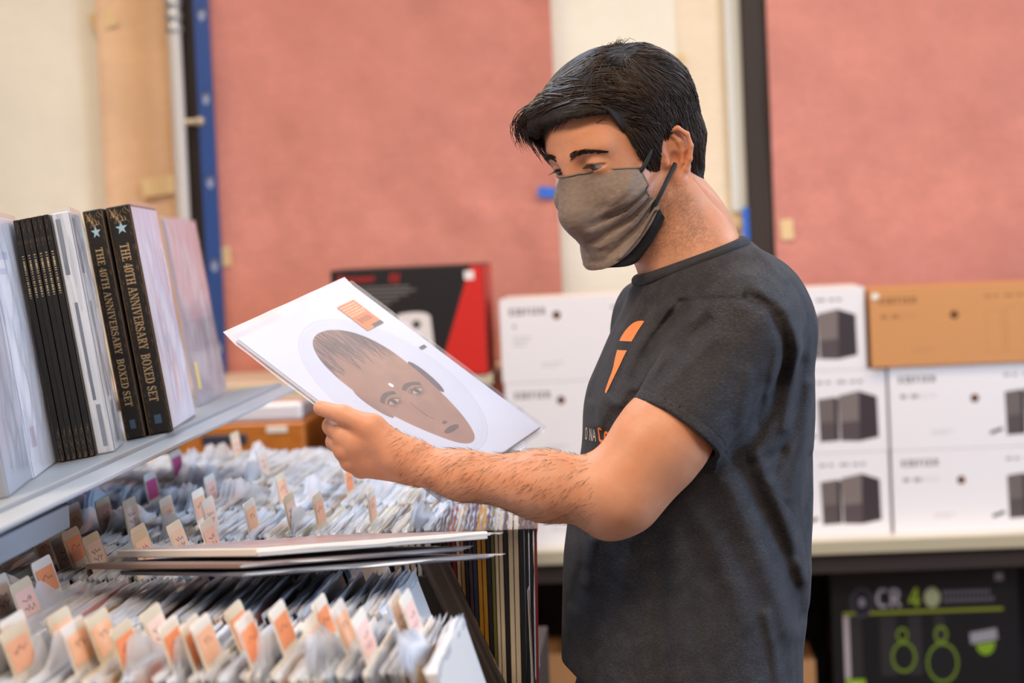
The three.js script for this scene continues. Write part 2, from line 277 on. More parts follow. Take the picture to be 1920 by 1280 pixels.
{ // black boxed monitors under the counter
  const tex = canvasTexture(1024, 1024, (g, w, h) => {
    g.fillStyle = '#0b0a0c'; g.fillRect(0, 0, w, h);
    for (const [x, ww] of [[62, 100], [262, 90], [420, 70], [560, 60]]) { g.fillStyle = 'rgba(120,105,96,0.35)'; g.fillRect(x, 210, ww, 260); }
    g.fillStyle = '#cdb9b2'; g.fillRect(62, 206, 30, 270);
    g.fillStyle = '#9aa326'; g.fillRect(62, 188, 880, 14);
    g.beginPath(); g.arc(168, 148, 58, 0, 7); g.fillStyle = '#17161a'; g.fill(); g.lineWidth = 9; g.strokeStyle = '#55505a'; g.stroke();
    g.beginPath(); g.arc(168, 148, 22, 0, 7); g.fillStyle = '#8f868f'; g.fill();
    g.font = 'bold 116px sans-serif'; g.fillStyle = '#b9aeb0'; g.fillText('CR', 240, 174); g.fillStyle = '#9fb424'; g.fillText('4', 426, 174);
    g.beginPath(); g.arc(555, 136, 44, 0, 7); g.fillStyle = '#b7b98a'; g.fill();
    g.fillStyle = '#777076'; for (let i = 0; i < 12; i++) g.fillRect(614 + i * 22, 108, 15, 20); for (let i = 0; i < 13; i++) g.fillRect(614 + i * 22, 140, 15, 20);
    g.fillStyle = '#a59b9c'; g.fillRect(902, 40, 46, 32);
    g.strokeStyle = '#7d9320'; g.lineWidth = 12;
    for (const [x, y, r, s] of [[388, 390, 62, 34], [600, 420, 82, 40]]) { g.beginPath(); g.arc(x, y, r, 0, 7); g.stroke(); g.beginPath(); g.arc(x - 4, y - r - s, s * 0.8, 0, 7); g.stroke(); g.fillStyle = '#141416'; g.beginPath(); g.arc(x, y, r - 8, 0, 7); g.fill(); }
    g.save(); g.translate(830, 320); g.rotate(-0.12); g.fillStyle = '#a9a2a0'; g.fillRect(-74, -34, 150, 50); g.fillStyle = '#8fae1d'; g.beginPath(); g.arc(6, 22, 52, 0, Math.PI); g.fill(); g.restore();
    g.fillStyle = '#a3c31f'; g.fillRect(62, 480, 108, 140); g.fillStyle = '#d9d6c8'; g.beginPath(); g.arc(116, 525, 26, 0, 7); g.fill();
  });
  const t = thing('monitor_carton', 'black printed carton with lime green loudspeaker outlines under the counter', 'box', [0.648, 0, -6.10]);
  part('body', rbx(0.47, 0.652, 0.30, 0.004, 0, 0.326, -0.153), hex('#0c0b0d', 0.45), t);
  const f = new THREE.PlaneGeometry(0.466, 0.60).translate(0, 0.347, -0.0012); part('printed_front', f, new THREE.MeshStandardMaterial({ map: tex, roughness: 0.45 }), t);
  const plain = (label, x, w, h, d, z, m) => { const o = thing('storage_carton', label, 'box', [x, 0, z]); part('body', rbx(w, h, d, 0.004, 0, h / 2, -d / 2), m, o); part('packing_tape', bx(0.05, 0.0008, d - 0.01, 0, h + 0.0004, -d / 2), hex('#b9854a', 0.3), o); return o; };
  plain('small brown cardboard carton under the counter beside the black printed carton', 0.285, 0.17, 0.415, 0.28, -6.12, brownCard);
  plain('brown cardboard carton under the counter between the bins and the jeans', -0.26, 0.24, 0.452, 0.28, -6.12, brownCard);
  plain('plain black carton under the counter at the back of the person', 0.03, 0.28, 0.60, 0.30, -6.14, hex('#131214', 0.5));
}

// ------------------------------------------------------------------ wall shelf on the left with black box, cabinet below
{
  const t = thing('wall_shelf', 'cream wall shelf holding the black and red box', 'shelf', [-1.12, 0, -6.28]);
  part('board', rbx(1.42, 0.028, 0.54, 0.004, 0, 1.168, 0), std(0.74, 0.60, 0.45, 0.5), t);
  part('edge_band', rbx(1.42, 0.024, 0.008, 0.002, 0, 1.168, 0.272), std(0.62, 0.50, 0.32, 0.5), t);
  part('bracket', bx(0.025, 0.2, 0.4, -0.5, 1.055, -0.05), darkWood, t); part('bracket', bx(0.025, 0.2, 0.4, 0.55, 1.055, -0.05), darkWood, t);
  const tex = canvasTexture(768, 560, (g, w, h) => {
    g.fillStyle = '#19150f'; g.fillStyle = '#1b1716'; g.fillRect(0, 0, w, h);
    g.fillStyle = '#d8241a'; g.beginPath(); g.moveTo(w, 0); g.lineTo(w, h); g.lineTo(520, h); g.lineTo(704, 0); g.closePath(); g.fill();
    g.fillStyle = '#c0201c'; g.font = 'bold 52px sans-serif'; g.fillText('Pioneer', 30, 62, 240); g.font = 'bold italic 56px sans-serif'; g.fillText('DJ', 286, 64, 90);
    g.fillStyle = 'rgba(190,180,172,0.55)'; for (const [y, l] of [[88, 360], [108, 390], [128, 350], [150, 300], [172, 260]]) g.fillRect(34, y, l, 9);
    g.fillStyle = '#ece1d8'; g.beginPath(); g.moveTo(330, 236); g.quadraticCurveTo(470, 214, 492, 254); g.lineTo(512, 520); g.lineTo(310, 520); g.closePath(); g.fill();
    g.beginPath(); g.moveTo(110, 250); g.quadraticCurveTo(270, 214, 304, 240); g.lineTo(296, 520); g.lineTo(100, 520); g.closePath(); g.fill();
    g.fillStyle = '#4d3f3a'; for (const [x, y, r] of [[420, 292, 22], [210, 292, 22], [420, 420, 62], [205, 420, 60]]) { g.beginPath(); g.arc(x, y, r, 0, 7); g.fill(); }
    g.fillStyle = '#f3e6dc'; g.fillRect(672, 26, 50, 46);
  });
  const b = thing('dj_speaker_carton', 'black carton with red triangle and printed white speakers on the wall shelf', 'box', [-0.611, 1.1825, -6.0]);
  part('body', rbx(0.384, 0.274, 0.26, 0.003, 0, 0.137, -0.132), hex('#181412', 0.5), b);
  part('printed_front', new THREE.PlaneGeometry(0.38, 0.27).translate(0, 0.137, -0.0012), new THREE.MeshStandardMaterial({ map: tex, roughness: 0.42 }), b);
  part('red_side', bx(0.0012, 0.27, 0.255, 0.1928, 0.137, -0.132), hex('#b8241a', 0.5), b);

  const woodTex = noiseTexture(256, (u, v) => { const k = tileNoise(u * 0.15, v, 60) * 0.6 + tileNoise(u * 0.3, v, 25) * 0.5; return [clamp(196 + 30 * k, 0, 255), clamp(112 + 26 * k, 0, 255), clamp(34 + 16 * k, 0, 255)]; }, true);
  const c = thing('wooden_hifi_cabinet', 'orange wooden hi-fi cabinet with glossy clear lid and dark slot under the wall shelf', 'cabinet', [-0.983, 0.98, -5.60]);
  part('plinth', rbx(0.31, 0.135, 0.34, 0.008, 0, 0.0675, -0.17), new THREE.MeshPhysicalMaterial({ map: woodTex, roughness: 0.4, clearcoat: 0.5, clearcoatRoughness: 0.2 }), c);
  const lid = part('lid', rbx(0.302, 0.046, 0.33, 0.012, 0, 0.1585, -0.17, 3), phys('#f0e6e4', 0.12, { clearcoat: 1, clearcoatRoughness: 0.08 }), c);
  part('hinge', bx(0.04, 0.02, 0.01, 0.1, 0.158, -0.34), std(0.3, 0.3, 0.3, 0.3, { metalness: 0.8 }), lid);
  part('control_slot', rbx(0.108, 0.026, 0.006, 0.003, -0.034, 0.098, 0.0005), hex('#3b3b46', 0.35), c);
  part('name_plate', rbx(0.05, 0.016, 0.003, 0.0015, 0.09, 0.118, 0.001), hex('#efe2cf', 0.5), c);
  part('price_flag', bx(0.017, 0.036, 0.001, -0.142, 0.112, 0.002), hex('#f2c22a', 0.6), c);
  const s = thing('low_stand', 'dark low stand under the orange wooden cabinet', 'stand', [-0.86, 0, -5.75]);
  part('stand_top', rbx(0.95, 0.03, 0.45, 0.004, 0, 0.9645, 0), darkWood, s);
  for (const [x, z] of [[-0.44, 0.19], [0.44, 0.19], [-0.44, -0.19], [0.44, -0.19]]) part('leg', bx(0.04, 0.95, 0.04, x, 0.475, z), darkWood, s);
  const k = thing('black_amplifier', 'black hi-fi unit standing beside the orange wooden cabinet', 'amplifier', [-0.70, 0.98, -5.62]);
  part('case', rbx(0.16, 0.16, 0.28, 0.004, 0, 0.08, -0.14), hex('#0d0c0c', 0.4), k);
  part('knob', new THREE.CylinderGeometry(0.014, 0.016, 0.014, 20).rotateX(Math.PI / 2).translate(0.03, 0.1, 0.006), hex('#2a2826', 0.3), k);
  part('amber_panel', rbx(0.034, 0.055, 0.004, 0.0015, -0.052, 0.085, 0.001), hex('#a5601f', 0.4), k);
}
// ------------------------------------------------------------------ record bins
const cabinetWood = std(0.035, 0.026, 0.022, 0.5), binBlack = std(0.02, 0.019, 0.02, 0.55);
const BIN_FLOOR = 0.82;
{
  const t = thing('record_bin', 'long black record bin island filled with rows of vinyl records', 'record bin', [-0.62, 0, -3.3]);
  part('base', bx(0.78, 0.78, 2.6, 0, 0.39, 0), cabinetWood, t);
  part('bin_floor', merge([bx(0.94, 0.03, 1.55, 0.0, 0.795, 0.535), bx(0.82, 0.03, 1.07, -0.06, 0.795, -0.775)]), binBlack, t);
  part('back_panel', bx(0.02, 0.30, 2.62, -0.47, 0.96, 0), binBlack, t);
  part('end_panel', bx(0.80, 0.25, 0.02, -0.06, 0.935, -1.31), binBlack, t);
  part('end_panel', bx(0.92, 0.20, 0.02, 0.0, 0.91, 1.30), binBlack, t);
  // dividers between the bins: the one in view has a slanting front edge with a rounded rail
  for (const z of [-2.195, -2.545, -2.895, -3.237, -3.595, -3.945, -4.295]) {
    const s = new THREE.Shape(); s.moveTo(-0.46, 0.81); s.lineTo(z < -3.3 ? 0.34 : 0.425, 0.81); s.lineTo(z < -3.3 ? 0.28 : 0.305, 1.083); s.lineTo(-0.46, 1.083); s.closePath();
    part('divider', new THREE.ExtrudeGeometry(s, { depth: 0.012, bevelEnabled: false }).translate(0, 0, z + 3.3), binBlack, t);
  }
  part('divider_rail', rbx(0.036, 0.36, 0.034, 0.012, 0, 0, 0, 4).rotateZ(0.39).translate(0.371, 0.955, 0.077), phys('#4a423f', 0.25, { clearcoat: 0.8, clearcoatRoughness: 0.15 }), t);
  part('front_board', bx(0.012, 0.14, 0.60, 0.395, 0.88, -0.28), cabinetWood, t);
}
// sleeves: one geometry per thickness, a few outlines of loose plastic
const PAL = { white: '#e8e6e2', cream: '#dccdb0', grey: '#9aa0a8', 'pale blue': '#a9bace', navy: '#27304e', black: '#161416', brown: '#4c3122', red: '#8e2622', mustard: '#c08a1c', olive: '#6f6a34', pink: '#c9938f', teal: '#3e6a70', purple: '#4a3450', tan: '#b58d5c' };
const jacketMats = Object.fromEntries(Object.entries(PAL).map(([k, c]) => [k, phys(c, 0.45, { clearcoat: 0.35, clearcoatRoughness: 0.25 })]));
const film = new THREE.MeshPhysicalMaterial({ color: new THREE.Color(0.92, 0.95, 1.0), roughness: 0.22, transmission: 0.42, thickness: 0, ior: 1.45 });
const S = 0.313;
const jacketGeo = {}; for (const t of [3, 4, 5, 6, 8]) jacketGeo[t] = bx(t / 1000, S, S, 0, S / 2, -S / 2);
function filmGeo(kind, sd) {                                      // mouth of a plastic outer sleeve: two rippled walls above the jacket
  const wall = (side) => grid(14, 4, (u, v) => {
    const z = 0.004 - u * (S + 0.008), rip = noise(u * 5 + sd, v * 1.5, sd + side) * 0.004 * v + side * (0.0022 + 0.0015 * v * v);
    let h = 0.0045 + 0.004 * noise(u * 3.1 + sd * 2, 0.3, side) + (kind === 1 ? 0.028 * Math.exp(-((u - 0.5 - 0.3 * Math.sin(sd * 4)) ** 2) * 40) : 0) + (kind === 2 ? 0.038 * smooth(0.55, 1, sd % 2 > 1 ? u : 1 - u) : 0);
    return [rip + (kind ? v * v * 0.012 * Math.sin(sd * 5) : 0), S - 0.012 + v * (0.012 + h), z];
  });
  return mergeGeometries([wall(-1), wall(1)]);
}
const films = []; for (let i = 0; i < 14; i++) films.push(filmGeo(i < 8 ? 0 : i < 12 ? 1 : 2, i * 1.37 + 0.2));
const recordProto = new Map();
function record(colour, t, variant, label, group) {
  const key = colour + t + variant; let o = recordProto.get(key);
  if (!o) { o = new THREE.Group(); part('jacket', jacketGeo[t], jacketMats[colour], o); part('plastic_sleeve', films[variant], film, o); recordProto.set(key, o); }
  const c = o.clone(); c.name = numbered('vinyl_record'); scene.add(c); return tag(c, label, 'record', group);
}
const labelTex = [0, 1, 2, 3, 4, 5].map((k) => canvasTexture(128, 96, (g, w, h) => {
  g.fillStyle = ['#f5cdb6', '#f7c3a0', '#f4d6c6', '#f19a68', '#f4c8bb', '#eeb393'][k]; g.fillRect(0, 0, w, h);
  g.strokeStyle = 'rgba(90,50,55,0.6)'; g.lineWidth = 4; g.beginPath();
  for (let r = 0; r < 2; r++) { let x = 22 + rr(0, 14); g.moveTo(x, 36 + r * 32); while (x < 100) { x += rr(4, 9); g.lineTo(x, 36 + r * 32 + rr(-11, 11)); } if (k % 2) break; }
  g.stroke();
}));
const labelMats = labelTex.map((map) => new THREE.MeshStandardMaterial({ map, roughness: 0.6 }));
const pinkLabel = hex('#d9438f', 0.6);
const cardMats = [hex('#ece5d8', 0.5), hex('#e4ddd4', 0.5), hex('#d8c9ae', 0.55)];
const cardGeos = [-0.035, -0.085, -0.14].map((z0) => {
  const s = new THREE.Shape(), w = 0.088, h = S + 0.002, top = h + 0.046, a = -z0, b = -z0 + w, r = 0.008;
  s.moveTo(0, 0); s.lineTo(0.318, 0); s.lineTo(0.318, h); s.lineTo(b, h); s.lineTo(b, top - r); s.quadraticCurveTo(b, top, b - r, top); s.lineTo(a + r, top); s.quadraticCurveTo(a, top, a, top - r); s.lineTo(a, h); s.lineTo(0, h); s.closePath();
  return { card: new THREE.ExtrudeGeometry(s, { depth: 0.0012, bevelEnabled: false }).rotateY(Math.PI / 2), label: new THREE.PlaneGeometry(w * 0.86, 0.030).rotateY(Math.PI / 2).translate(0.0016, h + 0.020, -(a + b) / 2) };
});
function dividerCard(x, y, z, lean, label, group, pink) {
  const t = thing('divider_card', label, 'divider card', [x, y, z], group), g = pick(cardGeos);
  t.rotation.z = lean; part('card', g.card, pick(cardMats), t); part('tab_label', g.label, pink ? pinkLabel : pick(labelMats), t); return t;
}
const rowStuff = [];
// rows of the bins, near edge z, from the aisle end (right) to the left
const mixes = {
  near: ['white', 'white', 'grey', 'cream', 'pale blue', 'black', 'brown', 'pink', 'white', 'grey', 'tan', 'navy'],
  mid: ['white', 'white', 'pale blue', 'grey', 'cream', 'white', 'black', 'tan', 'pale blue', 'cream'],
  far: ['white', 'white', 'white', 'pale blue', 'cream', 'grey', 'white', 'tan'],
};
function fillRow(z, xr, xl, o) {
  let x = xr, n = 0, next = o.first ?? 4;
  while (x > xl) {
    const t = pick([4, 5, 5, 6, 6, 8]), lean = o.lean * (0.9 + 0.2 * rnd()) * smooth(xr + 0.02, xr - (o.settle ?? 0.03), x) + rr(-0.008, 0.008), step = (t / 1000 + rr(0.0012, 0.0026)) / Math.cos(lean);
    const colour = n < 2 ? 'white' : pick(mixes[o.mix]), drop = (1 - Math.cos(lean)) * S;
    const zz = z + rr(-0.006, 0.004), y = BIN_FLOOR + 0.006 + drop * (o.lift ?? 0) + (o.up || 0) + rr(0, 0.004);
    const under = Math.abs(x - 0.09 + 0.43) / 0.27 + Math.max(0, Math.abs(zz - 0.12 + 2.79) - 0.10) / 0.27 < 1;
    const v = !under && rnd() < (o.loose ?? 0.16) ? 8 + Math.floor(rnd() * 6) : Math.floor(rnd() * 8);
    if (o.stuff) rowStuff.push([x - step / 2, y, zz, lean, colour, t, v, o.name]);
    else { const r = record(colour, t, v, `${colour} record sleeve in the bin row ${o.name}`, `records in the bin row ${o.name}`); r.position.set(x - step / 2, y, zz); r.rotation.z = lean; }
    x -= step; n++;
    if (--next <= 0 && x > xl) { next = Math.round(rr(o.every[0], o.every[1])); if (!under) dividerCard(x - 0.001, y + rr(-0.004, 0.006), zz + 0.002, lean, `${o.pink && x < -0.72 ? 'pink labelled divider card' : 'pale divider card with peach label'} in the bin row ${o.name}`, `divider cards in the bin row ${o.name}`, o.pink && x < -0.72); x -= 0.0035; }
  }
}
const NAMES = ['nearest the camera', 'second from the camera', 'under the flat stack', 'ending in bare spines', 'first behind the bare spines', 'second behind the bare spines', 'farthest back before the wooden cabinet'];
fillRow(-2.205, -0.125, -0.66, { lean: 0.30, settle: 0.0, mix: 'near', every: [2, 3], name: NAMES[0], lift: 0.9, loose: 0.22 });
fillRow(-2.555, -0.200, -0.74, { lean: 0.30, settle: 0.0, mix: 'near', every: [2, 3], name: NAMES[1], lift: 0.9, loose: 0.2 });
fillRow(-2.905, -0.285, -0.80, { lean: 0.30, settle: 0.0, mix: 'near', every: [2, 4], name: NAMES[2], lift: 0.9 });
// the row that ends in bare spines towards the aisle
{
  const spines = [['red', 4], ['black', 5], ['black', 5], ['black', 6], ['cream', 6], ['cream', 6], ['black', 5], ['cream', 5], ['cream', 4], ['olive', 4], ['black', 5], ['mustard', 5], ['mustard', 5], ['navy', 5], ['purple', 4], ['black', 4], ['tan', 4], ['cream', 4], ['red', 5], ['brown', 5], ['black', 4], ['brown', 4], ['black', 5]];
  let x = -0.176;
  spines.forEach(([c, t], i) => {
    const step = t / 1000 + 0.0008; x -= step / 2;
    const r = record(c, t, i % 8, `${c} record spine at the aisle end of the bin row behind the flat stack`, `bare spines at the aisle end`);
    r.position.set(x - 0.004, BIN_FLOOR + 0.006, -3.252); r.rotation.z = -0.03 + 0.002 * i; r.rotation.y = 0.05; x -= step / 2;
  });
  fillRow(-3.255, x - 0.012, -0.93, { lean: 0.16, mix: 'mid', every: [4, 7], first: 8, name: NAMES[3], lift: 0.4, settle: 0.15, loose: 0.12 });
}
fillRow(-3.605, -0.212, -0.98, { lean: 0.14, mix: 'mid', every: [11, 18], first: 14, pink: true, name: NAMES[4], stuff: true, settle: 0.15, loose: 0.22 });
fillRow(-3.955, -0.232, -1.04, { lean: 0.14, mix: 'far', every: [14, 22], first: 12, pink: true, name: NAMES[5], stuff: true, settle: 0.15, loose: 0.2, up: 0.0 });
fillRow(-4.305, -0.252, -1.04, { lean: 0.14, mix: 'far', every: [20, 34], first: 12, name: NAMES[6], stuff: true, settle: 0.15, loose: 0.12, up: -0.004 });
{ // the far rows: past three hundred records, each row is one object
  const rows = new Map(), M = new THREE.Matrix4(), E = new THREE.Euler();
  for (const [x, y, z, lean, colour, t, v, name] of rowStuff) {
    if (!rows.has(name)) rows.set(name, new Map()); const r = rows.get(name);
    M.makeRotationFromEuler(E.set(0, 0, lean)).setPosition(x, y, z);
    if (!r.has(colour)) r.set(colour, []); r.get(colour).push(strip(jacketGeo[t].clone().applyMatrix4(M)));
    if (!r.has('film')) r.set('film', []); r.get('film').push(strip(films[v].clone().applyMatrix4(M)));
  }
  for (const [name, r] of rows) {
    const t = thing('record_row', `row of densely filed plastic covered records ${name}`, 'records'); t.userData.kind = 'stuff';
    for (const [k, list] of r) { const m = part(k === 'film' ? 'plastic_sleeves' : 'jackets', mergeGeometries(list), k === 'film' ? film : jacketMats[k], t); m.userData.kind = 'stuff'; }
  }
}
tag(part(numbered('price_sheet'), bx(0.0008, 0.24, 0.04, -0.1845, 0.942, -3.225), hex('#e6e4e2', 0.5), scene), 'white price sheet hanging beside the bare record spines at the aisle', 'sheet');

// ------------------------------------------------------------------ sleeves lying flat on the bin
{
  const cover = canvasTexture(512, 512, (g, w, h) => {
    g.fillStyle = '#b3a2a6'; g.fillRect(0, 0, w, h);
    for (let i = 0; i < 260; i++) { g.fillStyle = `rgba(${pick(['140,112,112', '190,176,180', '120,100,110', '170,140,128'])},0.16)`; g.beginPath(); g.ellipse(rr(0, w), rr(0, h), rr(10, 70), rr(6, 30), rr(0, 3), 0, 7); g.fill(); }
    g.strokeStyle = 'rgba(236,230,226,0.8)'; g.lineWidth = 8; g.strokeRect(8, 8, w - 16, h - 16);
  });
  const flat = (label, c, turn, tilt, tx, body, thick, top, open) => {
    const t = thing('flat_sleeve', label, 'record', c, 'sleeves lying flat on the bin'); t.rotation.order = 'YXZ'; const q = new THREE.Quaternion().setFromEuler(new THREE.Euler(tilt, 0, tx)); t.quaternion.copy(q.multiply(new THREE.Quaternion().setFromAxisAngle(V(0, 1, 0), turn)));
    part('jacket', rbx(0.314, thick, 0.314, 0.0015, 0, thick / 2, 0), body, t);
    part('cover_print', new THREE.PlaneGeometry(0.306, 0.306).rotateX(-Math.PI / 2).translate(0, thick + 0.0004, 0), top, t);
    const g = grid(16, 3, (u, v) => [0.155 + v * 0.022, thick * 0.5 + 0.003 * noise(u * 4, v * 2, open) + v * 0.002, (u - 0.5) * 0.322]);
    const g2 = grid(16, 3, (u, v) => [(u - 0.5) * 0.322, thick * 0.5 + 0.003 * noise(u * 4, v * 2, open + 3), 0.155 + v * 0.006]);
    part('plastic_sleeve', mergeGeometries([g, g2]), film, t); return t;
  };
  const white = phys('#e4dcd0', 0.5), greyP = phys('#6d7078', 0.3, { clearcoat: 0.6 }), kraft = phys('#8d7466', 0.45);
  flat('dark grey record sleeve at the bottom of the flat stack', [-0.42, 1.1655, -2.77], 0.66, -0.10, 0.012, greyP, 0.005, phys('#45424a', 0.3), 1);
  flat('brown edged record sleeve in the middle of the flat stack', [-0.455, 1.173, -2.78], 0.80, -0.10, 0.010, kraft, 0.006, phys('#7a6a6a', 0.35), 2);
  flat('mauve covered record with white edge on top of the flat stack', [-0.425, 1.183, -2.80], 0.72, -0.10, 0.016, white, 0.009, new THREE.MeshPhysicalMaterial({ map: cover, roughness: 0.3, clearcoat: 0.6, clearcoatRoughness: 0.2 }), 3);
}

// ------------------------------------------------------------------ display shelf on the left
const LEAN = 8 * D2R;
{
  const t = thing('display_shelf', 'grey metal display shelf tilted back with boxed sets and records standing on it', 'shelf', [-0.68, 1.285, 0]);
  const steel = std(0.27, 0.30, 0.33, 0.45, { metalness: 0.1 });
  const b = new THREE.Group(); 
  part('shelf_board', rbx(0.45, 0.012, 2.1, 0.003, -0.225, -0.006, 0).rotateZ(LEAN).translate(0, 0, -3.30), steel, t);
  part('front_lip', rbx(0.05, 0.006, 2.1, 0.002, 0.024, -0.010, 0).rotateZ(LEAN).translate(0, 0, -3.30), std(0.36, 0.40, 0.44, 0.4, { metalness: 0.1 }), t);
  part('back_panel', bx(0.015, 0.95, 2.1, -0.455, -0.33, -3.30), std(0.25, 0.26, 0.28, 0.5), t);
  part('post', bx(0.04, 1.45, 0.04, -0.485, -0.56, -4.2), std(0.2, 0.2, 0.22, 0.4), t); part('post', bx(0.04, 1.45, 0.04, -0.485, -0.56, -2.35), std(0.2, 0.2, 0.22, 0.4), t);
  const l = thing('display_shelf', 'lower grey shelf end showing at the left edge of the picture', 'shelf', [-0.72, 1.222, -2.44]);
  part('shelf_board', rbx(0.28, 0.012, 0.89, 0.003, -0.15, -0.004, 0).rotateZ(LEAN), steel, l);
  part('front_lip', rbx(0.016, 0.03, 0.89, 0.003, -0.006, 0.0, 0), std(0.36, 0.40, 0.44, 0.4, { metalness: 0.1 }), l);
}
// things on the shelf: near bottom corner on the aisle side, turned a little and leaning back with the shelf
function standing(name, label, category, x, z, yaw, group) { const t = thing(name, label, category, [x, 1.2855 + (x + 0.68) * Math.tan(LEAN), z], group); t.quaternion.setFromEuler(new THREE.Euler(0, 0, LEAN)).multiply(new THREE.Quaternion().setFromAxisAngle(V(0, 1, 0), yaw)); return t; }
const spineTex = canvasTexture(128, 1280, (g, w, h) => {
  g.fillStyle = '#0f0b08'; g.fillRect(0, 0, w, h);
  for (let i = 0; i < 420; i++) { const e = rnd() < 0.5 ? rr(0, 18) : rr(w - 18, w); g.strokeStyle = `rgba(${pick(['176,138,84', '120,92,58', '200,168,120'])},${rr(0.15, 0.6)})`; g.lineWidth = rr(1, 2.5); const y = rr(0, h); g.beginPath(); g.moveTo(e, y); g.lineTo(e + rr(-6, 6), y + rr(6, 30)); g.stroke(); }
  for (let i = 0; i < 24; i++) { g.strokeStyle = `rgba(206,176,128,${rr(0.4, 0.9)})`; g.lineWidth = rr(2, 4); const x = rr(10, w - 20), y = rr(0, 60); g.beginPath(); g.moveTo(x, y); g.quadraticCurveTo(x + rr(-20, 20), y + 20, x + rr(-30, 30), y + rr(20, 50)); g.stroke(); }
  g.fillStyle = '#9fc4d8'; g.beginPath(); for (let k = 0; k < 10; k++) { const a = -Math.PI / 2 + k * Math.PI / 5, r = k % 2 ? 15 : 38; g[k ? 'lineTo' : 'moveTo'](64 + r * Math.cos(a), 118 + r * Math.sin(a)); } g.fill();
  g.save(); g.translate(64, 205); g.rotate(Math.PI / 2); g.fillStyle = '#b39a72'; g.font = 'bold 74px serif'; g.textBaseline = 'middle'; g.fillText('THE 40TH ANNIVERSARY  BOXED SET', 0, 4, 900); g.restore();
  g.fillStyle = '#3d5a73'; g.fillRect(42, 1180, 40, 50);
});
const blackBoard = hex('#17130f', 0.5), wornEdge = hex('#6b5136', 0.7);
const coverArt = (base, marks) => canvasTexture(512, 512, (g, w, h) => { g.fillStyle = base; g.fillRect(0, 0, w, h); marks(g, w, h); });
const blot = (g, w, h, list, n, a) => { for (let i = 0; i < n; i++) { g.fillStyle = `rgba(${pick(list)},${a})`; g.beginPath(); g.ellipse(rr(0, w), rr(0, h), rr(14, 90), rr(20, 120), rr(0, 3), 0, 7); g.fill(); } };
const clearWrap = new THREE.MeshPhysicalMaterial({ color: new THREE.Color(0.95, 0.97, 1), roughness: 0.2, specularIntensity: 0.6, transmission: 0.93, thickness: 0, ior: 1.45 });
function wrap(parent, w, h, d, sd, open) {                              // loose clear bag around a box of w (x) h d standing from the origin to -x, -z
  const wall = grid(36, 36, (u, v) => { const k = Math.min(u, 1 - u, v, 1 - v) * 5; return [0.0021 + Math.min(1, k) * (0.008 * Math.abs(noise(u * 3 + sd, v * 2.5 + u * 2, sd)) + 0.004 * Math.abs(noise(u * 9 + sd, v * 4 - u * 5, sd + 3))), -0.001 + v * (h + 0.006), 0.004 - u * (d + 0.01)]; });
  const face = grid(4, 18, (u, v) => [-w - 0.002 + u * (w + 0.004), -0.001 + v * (h + 0.006), 0.004 + 0.004 * Math.abs(noise(u * 2 + sd, v * 6, sd))]);
  part('plastic_wrap', open ? wall : mergeGeometries([wall, face]), clearWrap, parent);
}
function boxedSet(label, x, z, yaw, w, cover) {
  const t = standing('boxed_set', label, 'boxed set', x, z, yaw, 'black boxed sets');
  part('box', rbx(w, 0.32, 0.315, 0.002, -w / 2, 0.16, -0.1585), blackBoard, t);
  part('spine', new THREE.PlaneGeometry(w - 0.003, 0.316).translate(-w / 2, 0.16, -0.0006), new THREE.MeshStandardMaterial({ map: spineTex, roughness: 0.5 }), t);
  part('worn_edge', merge([bx(0.0012, 0.318, 0.0012, -0.0008, 0.16, -0.0012), bx(0.0012, 0.318, 0.0012, -w + 0.0008, 0.16, -0.0012)]), wornEdge, t);
  if (cover) { part('cover', new THREE.PlaneGeometry(0.308, 0.312).rotateY(Math.PI / 2).translate(0.0008, 0.16, -0.1585), cover, t); wrap(t, w, 0.32, 0.315, 2.2, true); }
}
const paleCover = phys('#ffffff', 0.35, { map: coverArt('#cfcbd6', (g, w, h) => { blot(g, w, h, ['170,176,196', '226,222,230', '214,190,190'], 50, 0.25); g.fillStyle = 'rgba(226,150,140,0.5)'; g.beginPath(); g.ellipse(250, 400, 26, 70, 0.5, 0, 7); g.fill(); g.strokeStyle = 'rgba(120,70,80,0.7)'; g.lineWidth = 9; g.beginPath(); for (let i = 0; i < 9; i++) g.lineTo(440 + (i % 2) * 26, 96 + i * 14); g.stroke(); }) });
boxedSet('black boxed set with star and lettered spine, its pale cover facing the aisle', -0.672, -3.305, 0.09, 0.033, paleCover);
boxedSet('black boxed set with star and lettered spine, squeezed behind the one with pale cover', -0.7062, -3.285, 0.09, 0.027, null);
{ // six thin black sets side by side
  const t6 = canvasTexture(32, 1024, (g, w, h) => { g.fillStyle = '#141008'; g.fillStyle = '#15110e'; g.fillRect(0, 0, w, h); g.fillStyle = 'rgba(206,184,140,0.85)'; for (let y = 150; y < 330; y += rr(7, 12)) g.fillRect(9, y, 13, rr(3, 7)); for (let i = 0; i < 70; i++) { g.fillStyle = `rgba(170,140,92,${rr(0.15, 0.5)})`; g.fillRect(rr(0, w), rnd() < 0.7 ? rr(880, h) : rr(0, 120), rr(1, 5), rr(4, 22)); } });
  const m6 = new THREE.MeshStandardMaterial({ map: t6, roughness: 0.4 });
  for (let i = 0; i < 6; i++) {
    const t = standing('thin_boxed_set', 'thin black sleeve with gold lettered spine, one of six pressed together', 'boxed set', -0.7215 - i * 0.0076, -3.045 + 0.002 * (i % 2), 0.15, 'six thin black sleeves');
    part('box', rbx(0.0070, 0.314, 0.312, 0.001, -0.0035, 0.157, -0.157), blackBoard, t);
    part('spine', new THREE.PlaneGeometry(0.0062, 0.312).translate(-0.0031, 0.157, -0.0006), m6, t);
  }
}
